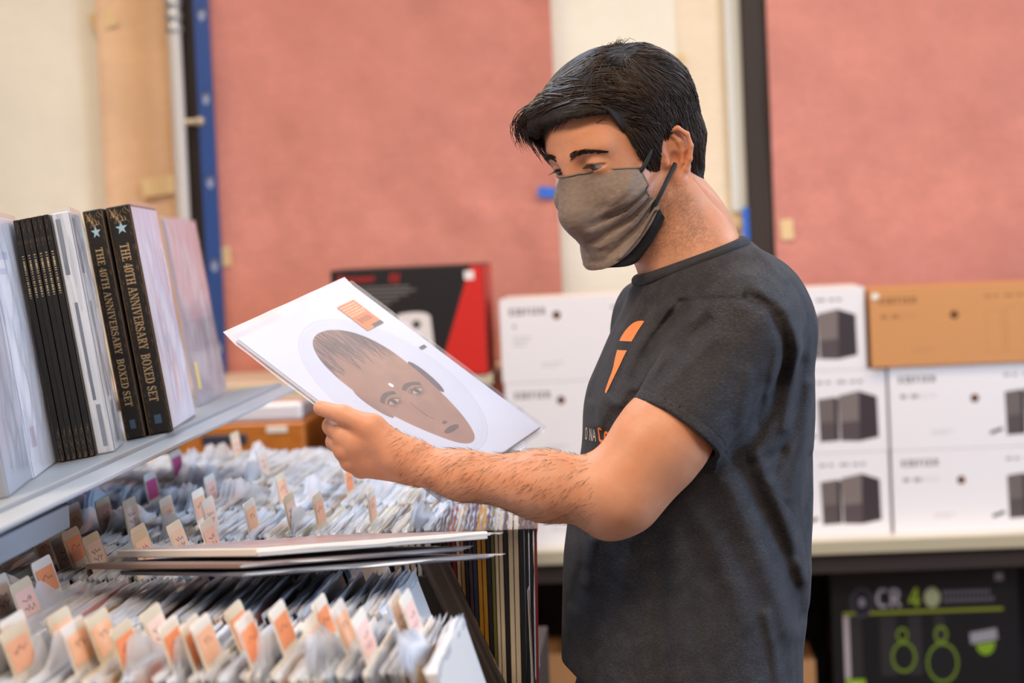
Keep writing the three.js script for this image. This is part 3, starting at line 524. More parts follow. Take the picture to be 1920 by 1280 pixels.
const silverCover = phys('#ffffff', 0.3, { map: coverArt('#d9dde2', (g, w, h) => { g.fillStyle = '#5f6a7c'; g.fillRect(70, 10, 150, 120); g.fillRect(150, 190, 120, 210); g.fillStyle = '#7d8795'; g.fillRect(210, 410, 150, 90); g.fillStyle = '#e9ecf0'; g.fillRect(60, 140, 100, 300); blot(g, w, h, ['190,198,210', '120,130,146'], 16, 0.2); }) });
{
  const t = standing('bagged_set', 'silver patterned record set in a clear bag between thin black sleeves and boxed sets', 'record', -0.6985, -3.06, 0.16);
  part('box', rbx(0.022, 0.314, 0.17, 0.002, -0.011, 0.157, -0.085), hex('#c9ced4', 0.4), t);
  part('cover', new THREE.PlaneGeometry(0.166, 0.31).rotateY(Math.PI / 2).translate(0.0006, 0.157, -0.085), silverCover, t);
  part('spine', new THREE.PlaneGeometry(0.020, 0.31).translate(-0.011, 0.157, 0.0006), silverCover, t); wrap(t, 0.022, 0.314, 0.17, 5.1);
  const w = standing('bagged_set', 'white record set in a crinkled clear bag left of the thin black sleeves', 'record', -0.737, -2.80, 0.15);
  const whiteCover = phys('#ffffff', 0.35, { map: coverArt('#e9eaf0', (g, ww, h) => { g.fillStyle = '#b9c2d8'; g.fillRect(60, 70, 200, 16); g.fillRect(60, 104, 130, 12); g.fillStyle = '#c9b8c6'; g.fillRect(60, 420, 90, 40); }) });
  part('box', rbx(0.034, 0.318, 0.314, 0.002, -0.017, 0.159, -0.157), hex('#e3e5ec', 0.4), w);
  part('cover', new THREE.PlaneGeometry(0.31, 0.314).rotateY(Math.PI / 2).translate(0.0006, 0.159, -0.157), whiteCover, w); wrap(w, 0.034, 0.318, 0.314, 7.7);
  const g = standing('bagged_set', 'grey record set in clear plastic at the left edge of the display shelf', 'record', -0.700, -2.55, 0.16);
  part('box', rbx(0.024, 0.316, 0.314, 0.002, -0.012, 0.158, -0.157), hex('#8d949e', 0.4), g);
  part('cover', new THREE.PlaneGeometry(0.31, 0.312).rotateY(Math.PI / 2).translate(0.0006, 0.158, -0.157), phys('#9aa1ad', 0.3), g); wrap(g, 0.024, 0.316, 0.314, 9.3);
  const lp = (label, x, z, yaw, art) => {
    const t = standing('displayed_record', label, 'record', x, z, yaw);
    part('jacket', rbx(0.005, 0.314, 0.314, 0.001, -0.0025, 0.157, -0.157), hex('#b6a2a8', 0.4), t);
    part('cover', new THREE.PlaneGeometry(0.31, 0.31).rotateY(Math.PI / 2).translate(0.0006, 0.157, -0.157), phys('#ffffff', 0.3, { map: art, clearcoat: 0.5 }), t);
    part('price_label', bx(0.0006, 0.045, 0.03, 0.0014, 0.05, -0.035), hex('#f0d24a', 0.6), t); wrap(t, 0.005, 0.314, 0.314, x * 30);
  };
  const pinkArt = (k) => coverArt('#bfa0a6', (q, ww, h) => { q.fillStyle = '#c9aeb2'; q.fillRect(0, 0, ww, h * 0.5); q.fillStyle = '#8b8794'; q.fillRect(0, h * 0.55, ww, h * 0.45); q.fillStyle = `rgba(226,160,140,0.8)`; q.fillRect(40 + k * 60, 60, 26, 150); blot(q, ww, h, ['120,116,130', '214,190,196', '160,130,140'], 30, 0.2); });
  lp('mauve grey record with yellow price label right after the boxed sets', -0.752, -3.93, 0.06, pinkArt(0));
  lp('pink topped record with yellow price label at the far end of the display shelf', -0.772, -4.07, 0.05, pinkArt(2));
  const low = thing('bagged_set', 'pale pink bagged record standing on the lower shelf end at the left edge', 'record', [-0.735, 1.231, -2.33]); low.rotation.z = LEAN;
  part('jacket', rbx(0.012, 0.03, 0.3, 0.002, -0.006, 0.015, -0.15), hex('#d9c6da', 0.4), low);
  part('cover', bx(0.0008, 0.028, 0.296, 0.0006, 0.015, -0.15), hex('#cfa9d0', 0.4), low);
}
// ------------------------------------------------------------------ the person
const figure = thing('person', 'person in charcoal t-shirt and grey face mask looking down at a held record sleeve', 'person', [0.0397, 0.0853, -3.1261]);
figure.rotation.y = 3.4 * D2R; figure.scale.setScalar(0.945);     // modelled a little over size, set to a height of about 1.8 m
const HS = 1.05;
const headM = (() => {
  const F0 = V(-Math.sin(48.5 * D2R), 0, Math.cos(48.5 * D2R)), L0 = V(Math.cos(48.5 * D2R), 0, Math.sin(48.5 * D2R)), U0 = V(0, 1, 0), p = 19.4 * D2R, r = 3 * D2R;
  const Fw = F0.clone().multiplyScalar(Math.cos(p)).addScaledVector(U0, -Math.sin(p)), U1 = U0.clone().multiplyScalar(Math.cos(p)).addScaledVector(F0, Math.sin(p));
  const U = U1.clone().multiplyScalar(Math.cos(r)).addScaledVector(L0, -Math.sin(r)), L = L0.clone().multiplyScalar(Math.cos(r)).addScaledVector(U1, Math.sin(r));
  const o = V(-0.072, 1.6245, 0.012);
  return { L, U, Fw, o, M: new THREE.Matrix4().makeBasis(L.clone().multiplyScalar(HS), U.clone().multiplyScalar(HS), Fw.clone().multiplyScalar(HS)).setPosition(o) };
})();
const toHead = (x, y, z) => { const dx = x - headM.o.x, dy = y - headM.o.y, dz = z - headM.o.z; return [(dx * headM.L.x + dy * headM.L.y + dz * headM.L.z) / HS, (dx * headM.U.x + dy * headM.U.y + dz * headM.U.z) / HS, (dx * headM.Fw.x + dy * headM.Fw.y + dz * headM.Fw.z) / HS]; };
const EYE = [0.0330, 0.0265, 0.0750];
// ear drawn in its own plane: e back, f up, g outward (millimetres)
const earHelix = [[-1, 1, -1], [-6, 12, 0], [-3, 24, 2], [6, 33, 3], [17, 33, 4], [26, 24, 5], [28, 10, 5], [24, -4, 4], [17, -15, 2], [11, -23, 0]], earAnti = [[10, 26, 0], [16, 17, 1], [18, 6, 1], [15, -6, 1], [9, -13, 0]];
function earSD(a, b, c) {
  const s = 0.00112, ca = Math.cos(0.55), sa = Math.sin(0.55), x0 = (a - 0.0725) / s, z0 = -(c + 0.004) / s, y0 = (b + 0.002) / s;
  const e = z0 * ca + x0 * sa, g = x0 * ca - z0 * sa, t = 0.12, ee = e * Math.cos(t) + y0 * Math.sin(t) * -1, ff = y0 * Math.cos(t) + e * Math.sin(t);
  let d = ell(ee, ff, g, [11, 4, -1.5], [17, 29, 3.0]);
  d = smax(d, -ell(ee, ff, g, [6.5, -1, 3.5], [8.5, 9.5, 6]), 2.5);
  d = smax(d, -ell(ee, ff, g, [10, 24, 3.2], [9, 6.5, 3.2]), 2);
  for (let i = 0; i + 1 < earHelix.length; i++) d = smin(d, cone(ee, ff, g, earHelix[i], earHelix[i + 1], 2.9, 2.9), 2.2);
  for (let i = 0; i + 1 < earAnti.length; i++) d = smin(d, cone(ee, ff, g, earAnti[i], earAnti[i + 1], 2.6, 2.6), 2.5);
  d = smin(d, ell(ee, ff, g, [6, -23, 0.5], [7, 8.5, 3.6]), 4);
  d = smin(d, ell(ee, ff, g, [-3, -4, 1], [4.2, 6, 4]), 3);
  return d * s;
}
function headSD(a, b, c) {
  const A = Math.abs(a);
  let d = ell(a, b, c, [0, 0.047, -0.008], [0.077, 0.087, 0.099]);
  d = smin(d, ell(a, b, c, [0, 0.058, 0.040], [0.062, 0.052, 0.054]), 0.02);
  d = smin(d, ell(a, b, c, [0, -0.012, 0.026], [0.062, 0.083, 0.066]), 0.03);
  d = smin(d, cone(A, b, c, [0.047, -0.052, 0.006], [0.012, -0.097, 0.066], 0.021, 0.017), 0.028);
  d = smin(d, ell(A, b, c, [0.046, -0.016, 0.060], [0.022, 0.017, 0.026]), 0.02);
  d = smin(d, cone(A, b, c, [0.010, 0.044, 0.0845], [0.045, 0.048, 0.070], 0.011, 0.009), 0.014);
  d = smax(d, -ell(A, b, c, [0.0350, 0.0265, 0.1000], [0.019, 0.0135, 0.0155]), 0.012);
  d = smin(d, cone(a, b, c, [0, 0.034, 0.0885], [0, -0.026, 0.112], 0.0085, 0.0125), 0.014);
  const up = smax(ball(A, b, c, EYE, 0.0147), (EYE[1] + 0.0036 - 0.12 * (A - EYE[0])) - b, 0.002);
  const low = smax(ball(A, b, c, EYE, 0.0144), b - (EYE[1] - 0.0056), 0.002);
  d = smin(smin(d, up, 0.005), low, 0.006);
  if (a > 0.05 || a < -0.05) d = smin(d, earSD(A, b, c), 0.006);
  return d;
}
const skinTop = (x, y, z) => {
  let d = 1;
  if (y > 1.40) { const [a, b, c] = toHead(x, y, z); d = headSD(a, b, c) * HS; }
  d = smin(d, cone(x, y, z, [-0.026, 1.575, 0.002], [0.018, 1.43, 0], 0.057, 0.068), 0.03);
  d = smin(d, cone(x, y, z, [0.000, 1.575, 0.056], [-0.036, 1.455, 0.044], 0.008, 0.010), 0.03);
  d = smin(d, cone(x, y, z, [0.004, 1.535, 0.0], [0.070, 1.435, 0.10], 0.036, 0.042), 0.06);
  d = smin(d, cone(x, y, z, [0.006, 1.535, -0.01], [0.055, 1.435, -0.11], 0.036, 0.042), 0.06);
  return d;
};
const armL = { sh: [0.062, 1.395, 0.165], el: [-0.110, 1.196, 0.207], w: [-0.373, 1.249, 0.192] };
const FING = [ // knuckle, middle joint, end joint, tip, radii
  [[-0.461, 1.287, 0.176], [-0.479, 1.298, 0.142], [-0.463, 1.310, 0.110], [-0.446, 1.312, 0.090], 0.0118],
  [[-0.462, 1.269, 0.172], [-0.476, 1.277, 0.136], [-0.457, 1.292, 0.106], [-0.438, 1.297, 0.086], 0.0118],
  [[-0.455, 1.253, 0.166], [-0.464, 1.259, 0.130], [-0.444, 1.274, 0.102], [-0.426, 1.280, 0.086], 0.0110],
  [[-0.442, 1.242, 0.160], [-0.448, 1.245, 0.129], [-0.432, 1.257, 0.107], [-0.417, 1.263, 0.092], 0.0098],
];
const THUMB = [[-0.393, 1.264, 0.196], [-0.423, 1.2995, 0.197], [-0.460, 1.3150, 0.184], [-0.4905, 1.3240, 0.164]];
const skinArmL = (x, y, z) => {
  let d = cone(x, y, z, armL.sh, [-0.060, 1.255, 0.200], 0.046, 0.053);
  d = smin(d, cone(x, y, z, [-0.050, 1.268, 0.200], [-0.104, 1.203, 0.206], 0.054, 0.046), 0.04);
  d = smin(d, cone(x, y, z, armL.el, [-0.205, 1.214, 0.206], 0.043, 0.0405), 0.045);
  d = smin(d, cone(x, y, z, [-0.205, 1.214, 0.206], [-0.310, 1.2315, 0.200], 0.0405, 0.0295), 0.03);
  d = smin(d, cone(x, y, z, [-0.310, 1.2315, 0.200], armL.w, 0.0295, 0.0245), 0.02);
  d = smin(d, ball(x, y, z, [-0.128, 1.166, 0.207], 0.019), 0.03);
  d = smin(d, ball(x, y, z, [-0.352, 1.240, 0.210], 0.010), 0.02);
  if (x < -0.28) {
    for (let i = 0; i < 4; i++) d = smin(d, cone(x, y, z, [-0.368, 1.249 - i * 0.004 + 0.006, 0.192 - i * 0.001], FING[i][0], 0.0195, 0.0128 - i * 0.0006), 0.014);
    d = smin(d, cone(x, y, z, [-0.376, 1.255, 0.194], THUMB[0], 0.021, 0.021), 0.016);
    d = smin(d, cone(x, y, z, THUMB[0], THUMB[1], 0.0205, 0.0155), 0.016);
    d = smin(d, cone(x, y, z, [-0.415, 1.285, 0.192], [-0.446, 1.279, 0.182], 0.013, 0.010), 0.018);
    let th = smin(cone(x, y, z, THUMB[1], THUMB[2], 0.0150, 0.0122), cone(x, y, z, THUMB[2], THUMB[3], 0.0124, 0.0098), 0.006);
    th = smax(th, -ell(x, y, z, [-0.494, 1.3335, 0.176], [0.009, 0.006, 0.006]), 0.002);
    d = smin(d, th, 0.009);
    for (const [k, p, e, t, r] of FING) { let f = cone(x, y, z, k, p, r * 1.04, r); f = smin(f, cone(x, y, z, p, e, r, r * 0.9), 0.005); f = smin(f, cone(x, y, z, e, t, r * 0.9, r * 0.78), 0.005); f = smin(f, ball(x, y, z, k, r * 1.16), 0.006); d = smin(d, f, 0.0045); }
  }
  return d;
};
const RF = [[0.034, 0.115], [0.012, 0.124], [-0.011, 0.118], [-0.033, 0.098]];
const skinArmR = (x, y, z) => {
  let d = cone(x, y, z, [-0.030, 1.40, -0.16], [-0.105, 1.135, -0.215], 0.050, 0.044);
  d = smin(d, cone(x, y, z, [-0.105, 1.135, -0.215], [-0.190, 1.172, -0.140], 0.042, 0.040), 0.04);
  d = smin(d, cone(x, y, z, [-0.190, 1.172, -0.140], [-0.282, 1.224, -0.058], 0.040, 0.026), 0.03);
  const w = [-0.282, 1.224, -0.058];
  d = smin(d, cone(x, y, z, w, [-0.330, 1.262, -0.045], 0.027, 0.024), 0.02);
  RF.forEach(([o, l], i) => {                                     // palm up under the sleeve, fingers spread along its underside
    const k = [w[0] - 0.070, w[1] + 0.054 - o * 0.45, w[2] + 0.012 + o], m = [k[0] - 0.034, k[1] + 0.0235, k[2] + 0.006], e = [k[0] - l * 0.55, k[1] + l * 0.355, k[2] + 0.010], t = [k[0] - l * 0.72, k[1] + l * 0.455, k[2] + 0.014];
    d = smin(d, cone(x, y, z, w, k, 0.019, 0.0125), 0.012); let f = smin(cone(x, y, z, k, m, 0.0115, 0.0105), cone(x, y, z, m, e, 0.0105, 0.0095), 0.004); f = smin(f, cone(x, y, z, e, t, 0.0095, 0.0082), 0.004); d = smin(d, f, 0.004);
  });
  d = smin(d, cone(x, y, z, [-0.292, 1.230, -0.045], [-0.322, 1.228, 0.000], 0.018, 0.013), 0.012);
  d = smin(d, cone(x, y, z, [-0.322, 1.228, 0.000], [-0.350, 1.243, 0.022], 0.0125, 0.0095), 0.006);
  return d;
};
const skinCore = (x, y, z) => smin(smin(ell(x, y, z, [0.01, 1.25, 0], [0.12, 0.24, 0.16]), ell(x, y, z, [-0.02, 0.98, 0], [0.13, 0.16, 0.15]), 0.06), cone(x, y, z, [-0.03, 1.39, -0.13], [0.05, 1.39, 0.14], 0.045, 0.045), 0.05);
function paint(g, f) { const p = g.attributes.position, c = new Float32Array(p.count * 3); for (let i = 0; i < p.count; i++) c.set(f(p.getX(i), p.getY(i), p.getZ(i)), i * 3); g.setAttribute('color', new THREE.BufferAttribute(c, 3)); return g; }
const skinTone = (x, y, z) => {
  let k = 1 + 0.05 * noise(x * 60, y * 60, z * 60) + 0.05 * noise(x * 220, y * 220, z * 220), r = 0.64, g = 0.295, b = 0.165, red = 0.05 * noise(x * 35 + 9, y * 35, z * 35), stub = 0;
  if (y > 1.45) {
    const [a, h, c] = toHead(x, y, z);
    stub = 0.62 * smooth(-0.012, -0.04, h) * smooth(-0.022, 0.004, c) * smooth(-0.135, -0.10, h) * clamp(0.62 + 0.75 * noise(x * 420, y * 420, z * 420) + 0.3 * noise(x * 90, y * 90, z * 90));
    if (Math.abs(a) > 0.072 && h > -0.04 && c < 0.02) red += 0.06;
  }
  g -= red * 0.5; b -= red * 0.45;
  return [lerp(r * k, 0.10, stub), lerp(g * k, 0.06, stub), lerp(b * k, 0.045, stub)];
};
const bare = (g) => { g.deleteAttribute('uv'); return g; };
const bodyGeo = mergeGeometries([meshField(skinTop, [-0.20, 1.43, -0.13], [0.11, 1.80, 0.16], 0.0021), meshField(skinArmL, [-0.52, 1.10, 0.06], [0.14, 1.48, 0.29], 0.0026), meshField(skinArmR, [-0.47, 1.06, -0.27], [0.04, 1.48, 0.07], 0.0034), meshField(skinCore, [-0.2, 0.78, -0.24], [0.2, 1.55, 0.25], 0.012)]);
const skin = new THREE.MeshPhysicalMaterial({ vertexColors: true, roughness: 0.48, sheen: 0.25, sheenRoughness: 0.5, sheenColor: new THREE.Color(0.9, 0.5, 0.4), specularIntensity: 0.7 });
part('body', paint(bodyGeo, skinTone), skin, figure);

// ---- eyes, brows, lashes
const gaze = V(-0.12, -0.30, 0.94).normalize();
for (const s of [1, -1]) {
  const g = new THREE.SphereGeometry(0.0125, 40, 28);
  paint(g, (x, y, z) => { const k = V(x, y, z).normalize().dot(gaze); return k > 0.955 ? [0.006, 0.005, 0.005] : k > 0.835 ? [0.04, 0.018, 0.009] : k > 0.82 ? [0.08, 0.06, 0.05] : [0.50, 0.43, 0.40]; });
  part('eye', g.translate(EYE[0] * s, EYE[1], EYE[2]).applyMatrix4(headM.M), new THREE.MeshPhysicalMaterial({ vertexColors: true, roughness: 0.2, clearcoat: 1, clearcoatRoughness: 0.05 }), figure);
}
class Strands {
  constructor() { this.p = []; this.i = []; }
  add(pts, r0, r1, flat = 1) {
    const n = pts.length, ref = V(0.31, 0.2, 0.93), t = V(0, 0, 0), s = V(0, 0, 0), u = V(0, 0, 0), base = this.p.length / 3;
    for (let k = 0; k < n; k++) {
      t.copy(pts[Math.min(n - 1, k + 1)]).sub(pts[Math.max(0, k - 1)]).normalize(); s.crossVectors(t, ref).normalize(); u.crossVectors(s, t); const r = lerp(r0, r1, (k / (n - 1)) ** 1.6);
      for (let q = 0; q < 3; q++) { const a = q * 2.0944, c = Math.cos(a) * r, d = Math.sin(a) * r * flat; this.p.push(pts[k].x + s.x * c + u.x * d, pts[k].y + s.y * c + u.y * d, pts[k].z + s.z * c + u.z * d); }
      if (k) for (let q = 0; q < 3; q++) { const a = base + (k - 1) * 3 + q, b = base + (k - 1) * 3 + (q + 1) % 3; this.i.push(a, b, b + 3, a, b + 3, a + 3); }
    }
  }
  build() { const g = new THREE.BufferGeometry(); g.setAttribute('position', new THREE.Float32BufferAttribute(this.p, 3)); g.setIndex(this.i); g.computeVertexNormals(); return g; }
}
const onFace = (p, off) => { for (let k = 0; k < 4; k++) { const e = 0.0008, d = headSD(p.x, p.y, p.z) - off, g = V(headSD(p.x + e, p.y, p.z) - headSD(p.x - e, p.y, p.z), headSD(p.x, p.y + e, p.z) - headSD(p.x, p.y - e, p.z), headSD(p.x, p.y, p.z + e) - headSD(p.x, p.y, p.z - e)).normalize(); p.addScaledVector(g, -d); } return p; };
const hairMat = new THREE.MeshPhysicalMaterial({ color: new THREE.Color(0.024, 0.0145, 0.010), roughness: 0.42, specularIntensity: 0.8, specularColor: new THREE.Color(1, 0.9, 0.8) });
for (const s of [1, -1]) {
  const b = new Strands(), l = new Strands();
  for (let k = 0; k < 230; k++) {
    const u = rnd(), w = rr(-1, 1) * lerp(0.0052, 0.0016, u), q = V(s * lerp(0.013, 0.058, u), 0.0455 + 0.0042 * Math.sin(Math.PI * Math.min(1, u * 1.25) * 0.72) + w - 0.010 * u * u, lerp(0.104, 0.080, u));
    const pts = []; for (let m = 0; m < 4; m++) pts.push(onFace(q.clone().add(V(s * 0.0034 * m, (0.0018 * (1 - u) - 0.0008 * u) * m - w * 0.12 * m, 0)), 0.0003 + 0.0005 * m)); b.add(pts, 0.00028, 0.00008);
  }
  for (let k = 0; k < 46; k++) { const u = k / 45, x = lerp(-0.0115, 0.0125, u), y = 0.0034 - 0.12 * x - 0.10 * Math.abs(x), q = V(s * (EYE[0] + x), EYE[1] + y, EYE[2] + Math.sqrt(Math.max(0, 0.0148 ** 2 - x * x - y * y))); l.add([q, q.clone().add(V(s * x * 0.15, -0.0018, 0.0035)), q.clone().add(V(s * x * 0.3, -0.0028, 0.0068))], 0.00025, 0.00008); }
  part('eyebrow', b.build().applyMatrix4(headM.M), hairMat, figure); part('eyelashes', l.build().applyMatrix4(headM.M), hairMat, figure);
}

// ---- hair: a cap with ridges, and locks combed over it
const hairline = (a, c) => { const t = Math.atan2(Math.abs(a), c) / D2R, K = [[0, 0.092], [30, 0.091], [46, 0.084], [54, 0.052], [61, 0.014], [66, -0.014], [79, -0.016], [87, 0.028], [110, 0.036], [119, -0.020], [130, -0.058], [150, -0.074], [180, -0.078]]; for (let i = 0; i + 1 < K.length; i++) if (t <= K[i + 1][0]) return lerp(K[i][1], K[i + 1][1], smooth(K[i][0], K[i + 1][0], t)); return -0.078; };
const thick = (a, b, c) => lerp(0.0075, 0.0175, smooth(0.03, 0.11, b)) + 0.006 * smooth(0.02, 0.09, c) * smooth(0.05, 0.09, b) + 0.007 * smooth(-0.03, -0.09, c);
const SC = [0, 0.047, -0.008], SR = [0.077, 0.087, 0.099];
const fringe = [[0.022, 0.116, 0.052], [-0.006, 0.112, 0.076], [-0.030, 0.104, 0.087], [-0.044, 0.090, 0.090], [-0.047, 0.077, 0.087]];
const hairSD = (a, b, c) => {
  let d = Math.min(ell(a, b, c, SC, SR), ell(a, b, c, [0, 0.058, 0.040], [0.062, 0.052, 0.054])) - thick(a, b, c);
  d = smin(d, cone(Math.abs(a), b, c, [0.034, 0.005, -0.060], [0.036, -0.066, -0.046], 0.036, 0.027), 0.03);
  d += 0.0016 * noise(a * 95, b * 30, c * 60) + 0.0011 * noise(a * 210, b * 60, c * 130);
  d = smax(d, hairline(a, c) - b + 0.0025 * noise(a * 240, b * 20, c * 240), 0.012);
  for (let i = 0; i + 1 < fringe.length; i++) d = smin(d, cone(a, b, c, fringe[i], fringe[i + 1], [0.018, 0.017, 0.014, 0.010][i], [0.017, 0.014, 0.010, 0.004][i]) + 0.0015 * noise(a * 200, b * 200, c * 60), 0.012);
  return d;
};
part('hair', meshField(hairSD, [-0.115, -0.09, -0.135], [0.115, 0.175, 0.145], 0.0022).applyMatrix4(headM.M), new THREE.MeshStandardMaterial({ color: new THREE.Color(0.014, 0.009, 0.007), roughness: 0.85 }), figure);
{
  const H = new Strands(), H2 = new Strands();
  const out = (p) => V((p.x - SC[0]) / SR[0] ** 2, (p.y - SC[1]) / SR[1] ** 2, (p.z - SC[2]) / SR[2] ** 2).normalize();
  let made = 0, tries = 0;
  while (made < 7600 && tries++ < 60000) {
    const t = rr(-1, 1), ph = rr(0, 6.283), s = Math.sqrt(1 - t * t), p = V(SC[0] + SR[0] * s * Math.cos(ph), SC[1] + SR[1] * t, SC[2] + SR[2] * s * Math.sin(ph));
    if (p.y < hairline(p.x, p.z) + 0.004) continue;
    if (p.x < -0.02 && p.z < 0.02 && rnd() < 0.75) continue;      // the far side is out of sight
    const fr = p.z > 0.040 && p.y > 0.075 && (p.x < 0.022 || rnd() < 0.45), top = smooth(0.062, 0.105, p.y) * smooth(-0.075, -0.02, p.z), near = smooth(0.040, 0.012, p.x), w = fr ? 1 : p.x > 0 && p.z > 0.025 ? 0 : top * near, lift0 = rr(0.5, 1.1), wob = rr(-1, 1), jit = V(rr(-1, 1), rr(-1, 1), rr(-1, 1)).multiplyScalar(0.2);
    const root = p.clone(), L = fr ? rr(0.04, 0.075) : lerp(rr(0.030, 0.046), rr(0.075, 0.115), w), n = w > 0.4 ? 9 : 6, pts = [], front = p.z > 0.04 && p.x < -0.005;
    p.addScaledVector(out(p), thick(p.x, p.y, p.z) * 0.35);
    for (let k = 0; k <= n; k++) {
      pts.push(p.clone());
      const temple = !fr && root.z > 0.025 && root.y > 0.065 && root.x > 0, side = temple ? V(0.50, -0.55, -0.66) : V(0.05, -1, lerp(-0.35, -0.05, smooth(0.03, -0.03, p.z))), topD = fr ? V(-0.95, -0.10, 0.22) : V(-0.62, -0.05, 0.78), back = V(0, -0.75, -0.6), u = k / n;
      const dir = side.lerp(topD, w).lerp(back, (temple ? 0 : 1 - w) * smooth(0.06, 0.10, p.y) * smooth(0.0, -0.05, p.z)).add(jit); dir.x += wob * 0.12 * Math.sin(k * 0.9);
      if (front && p.z > 0.085) dir.add(V(-0.15, -1.0 * u, 0.25 - 0.5 * u));
      const o = out(p); dir.addScaledVector(o, -dir.dot(o) * (front && p.z > 0.08 ? 0.35 : 1)).normalize(); p.addScaledVector(dir, L / n);
      const e = hairSD(p.x, p.y, p.z), want = 0.0012 * lift0 + (k === n ? 0.001 : 0); if (e < want) p.addScaledVector(out(p), Math.min(0.006, want - e)); else if (e > 0.004 && !front) p.addScaledVector(out(p), -Math.min(0.004, e - want));
    }
    (rnd() < 0.3 ? H2 : H).add(pts, rnd() < 0.18 ? rr(0.0014, 0.0022) : rr(0.0006, 0.0012), 0.00018); made++;
  }
  for (let k = 0; k < 210; k++) {                                 // loose fringe hanging over the brow
    const a = rr(-0.058, -0.014), p = V(a + rr(-0.006, 0.006) + 0.02, 0.113 + rr(-0.006, 0.006), 0.062 + rr(-0.01, 0.012)), pts = [p.clone()], drop = smooth(0.01, -0.055, a);
    for (let m = 1; m <= 9; m++) { const u = m / 9; pts.push(V(p.x - 0.036 * u - 0.006 * drop * u, p.y - (0.012 + 0.034 * drop * rr(0.8, 1.2)) * u ** 1.7 + 0.004 * Math.sin(u * 3), p.z + (0.030 + 0.012 * drop) * Math.sin(u * 2.3) * (1 - 0.25 * u))); }
    H.add(pts, 0.0008, 0.00015);
  }
  for (let k = 0; k < 40; k++) { const p = V(rr(-0.004, 0.018), 0.142 + rr(-0.002, 0.002), rr(-0.05, -0.02)), q = rr(-1, 1); H.add([p, p.clone().add(V(q * 0.004, 0.006, -0.003)), p.clone().add(V(q * 0.011, 0.008 + rr(0, 0.004), -0.010)), p.clone().add(V(q * 0.016, 0.003, -0.015))], 0.0004, 0.00012); } // cowlick
  for (let k = 0; k < 230; k++) {                                 // wisps combed from the hairline over the forehead
    const t = rr(-35, 52) * D2R, q = V(0.07 * Math.sin(t), 0.094 + rr(-0.004, 0.008), 0.085 * Math.cos(t)), pts = [], len = rr(0.018, 0.042) * (rnd() < 0.12 ? 1.6 : 1), dn = rr(0.15, 0.55);
    for (let m = 0; m <= 6; m++) { const u = m / 6; pts.push(onFace(q.clone().add(V(-len * u, -len * dn * u * u, len * 0.25 * u)), lerp(0.011, 0.0022, Math.sqrt(u)))); }
    (k % 2 ? H2 : H).add(pts, 0.0007, 0.00012);
  }
  part('hair_locks', H.build().applyMatrix4(headM.M), hairMat, figure);
  part('brown_hair_locks', H2.build().applyMatrix4(headM.M), new THREE.MeshPhysicalMaterial({ color: new THREE.Color(0.050, 0.027, 0.015), roughness: 0.4 }), figure);
}

// ---- face mask
const maskForm = (a, b, c) => {
  let d = ell(a, b, c, [0, -0.022, 0.024], [0.068, 0.092, 0.072]);
  d = smin(d, cone(a, b, c, [0, 0.030, 0.084], [0, -0.028, 0.107], 0.008, 0.012), 0.04);
  d = smin(d, cone(a, b, c, [0, -0.028, 0.107], [0, -0.088, 0.076], 0.012, 0.016), 0.03);
  d = smin(d, cone(Math.abs(a), b, c, [0.050, -0.045, 0.008], [0.012, -0.098, 0.072], 0.024, 0.020), 0.035);
  d = smin(d, ell(Math.abs(a), b, c, [0.046, -0.016, 0.058], [0.024, 0.019, 0.028]), 0.02);
  return d - 0.0035;
};
const maskFolds = [[2.2, 5, [68, -0.016], [46, -0.028], [22, -0.032]], [-3.0, 4, [68, -0.022], [44, -0.036], [16, -0.042]], [2.8, 5, [68, -0.028], [42, -0.044], [12, -0.052]], [-3.4, 4, [70, -0.033], [44, -0.052], [8, -0.064]], [2.4, 5, [70, -0.038], [46, -0.058], [12, -0.074]], [-3.2, 4, [72, -0.042], [50, -0.064], [18, -0.086]], [2.2, 5, [72, -0.046], [52, -0.070], [26, -0.092]], [-2.6, 4, [68, -0.055], [48, -0.080], [26, -0.100]], [1.6, 6, [60, 0.002], [46, -0.014], [34, -0.026]], [-1.4, 5, [50, 0.004], [38, -0.010]], [-2.2, 5, [-66, -0.045], [-40, -0.06], [-8, -0.078]], [2.2, 6, [-66, -0.06], [-40, -0.078], [-8, -0.094]]];
const segD = (x, y, a, b) => { const ex = b[0] - a[0], ey = b[1] - a[1], t = clamp(((x - a[0]) * ex + (y - a[1]) * ey) / (ex * ex + ey * ey)); return Math.hypot(x - a[0] - ex * t, y - a[1] - ey * t); };
const maskR = (al, b) => { const s = Math.sin(al), c = Math.cos(al); let r = 0.16; for (let k = 0; k < 60; k++) { const d = maskForm(s * r, b, 0.018 + c * r); r -= clamp(d, -0.02, 0.02) * 0.8; if (Math.abs(d) < 0.0001) break; } return clamp(r, 0.03, 0.13); };
const maskEdge = (t) => 70 + 4 * smooth(0.3, 1, t) - 5 * Math.exp(-(((t - 0.60) / 0.13) ** 2));
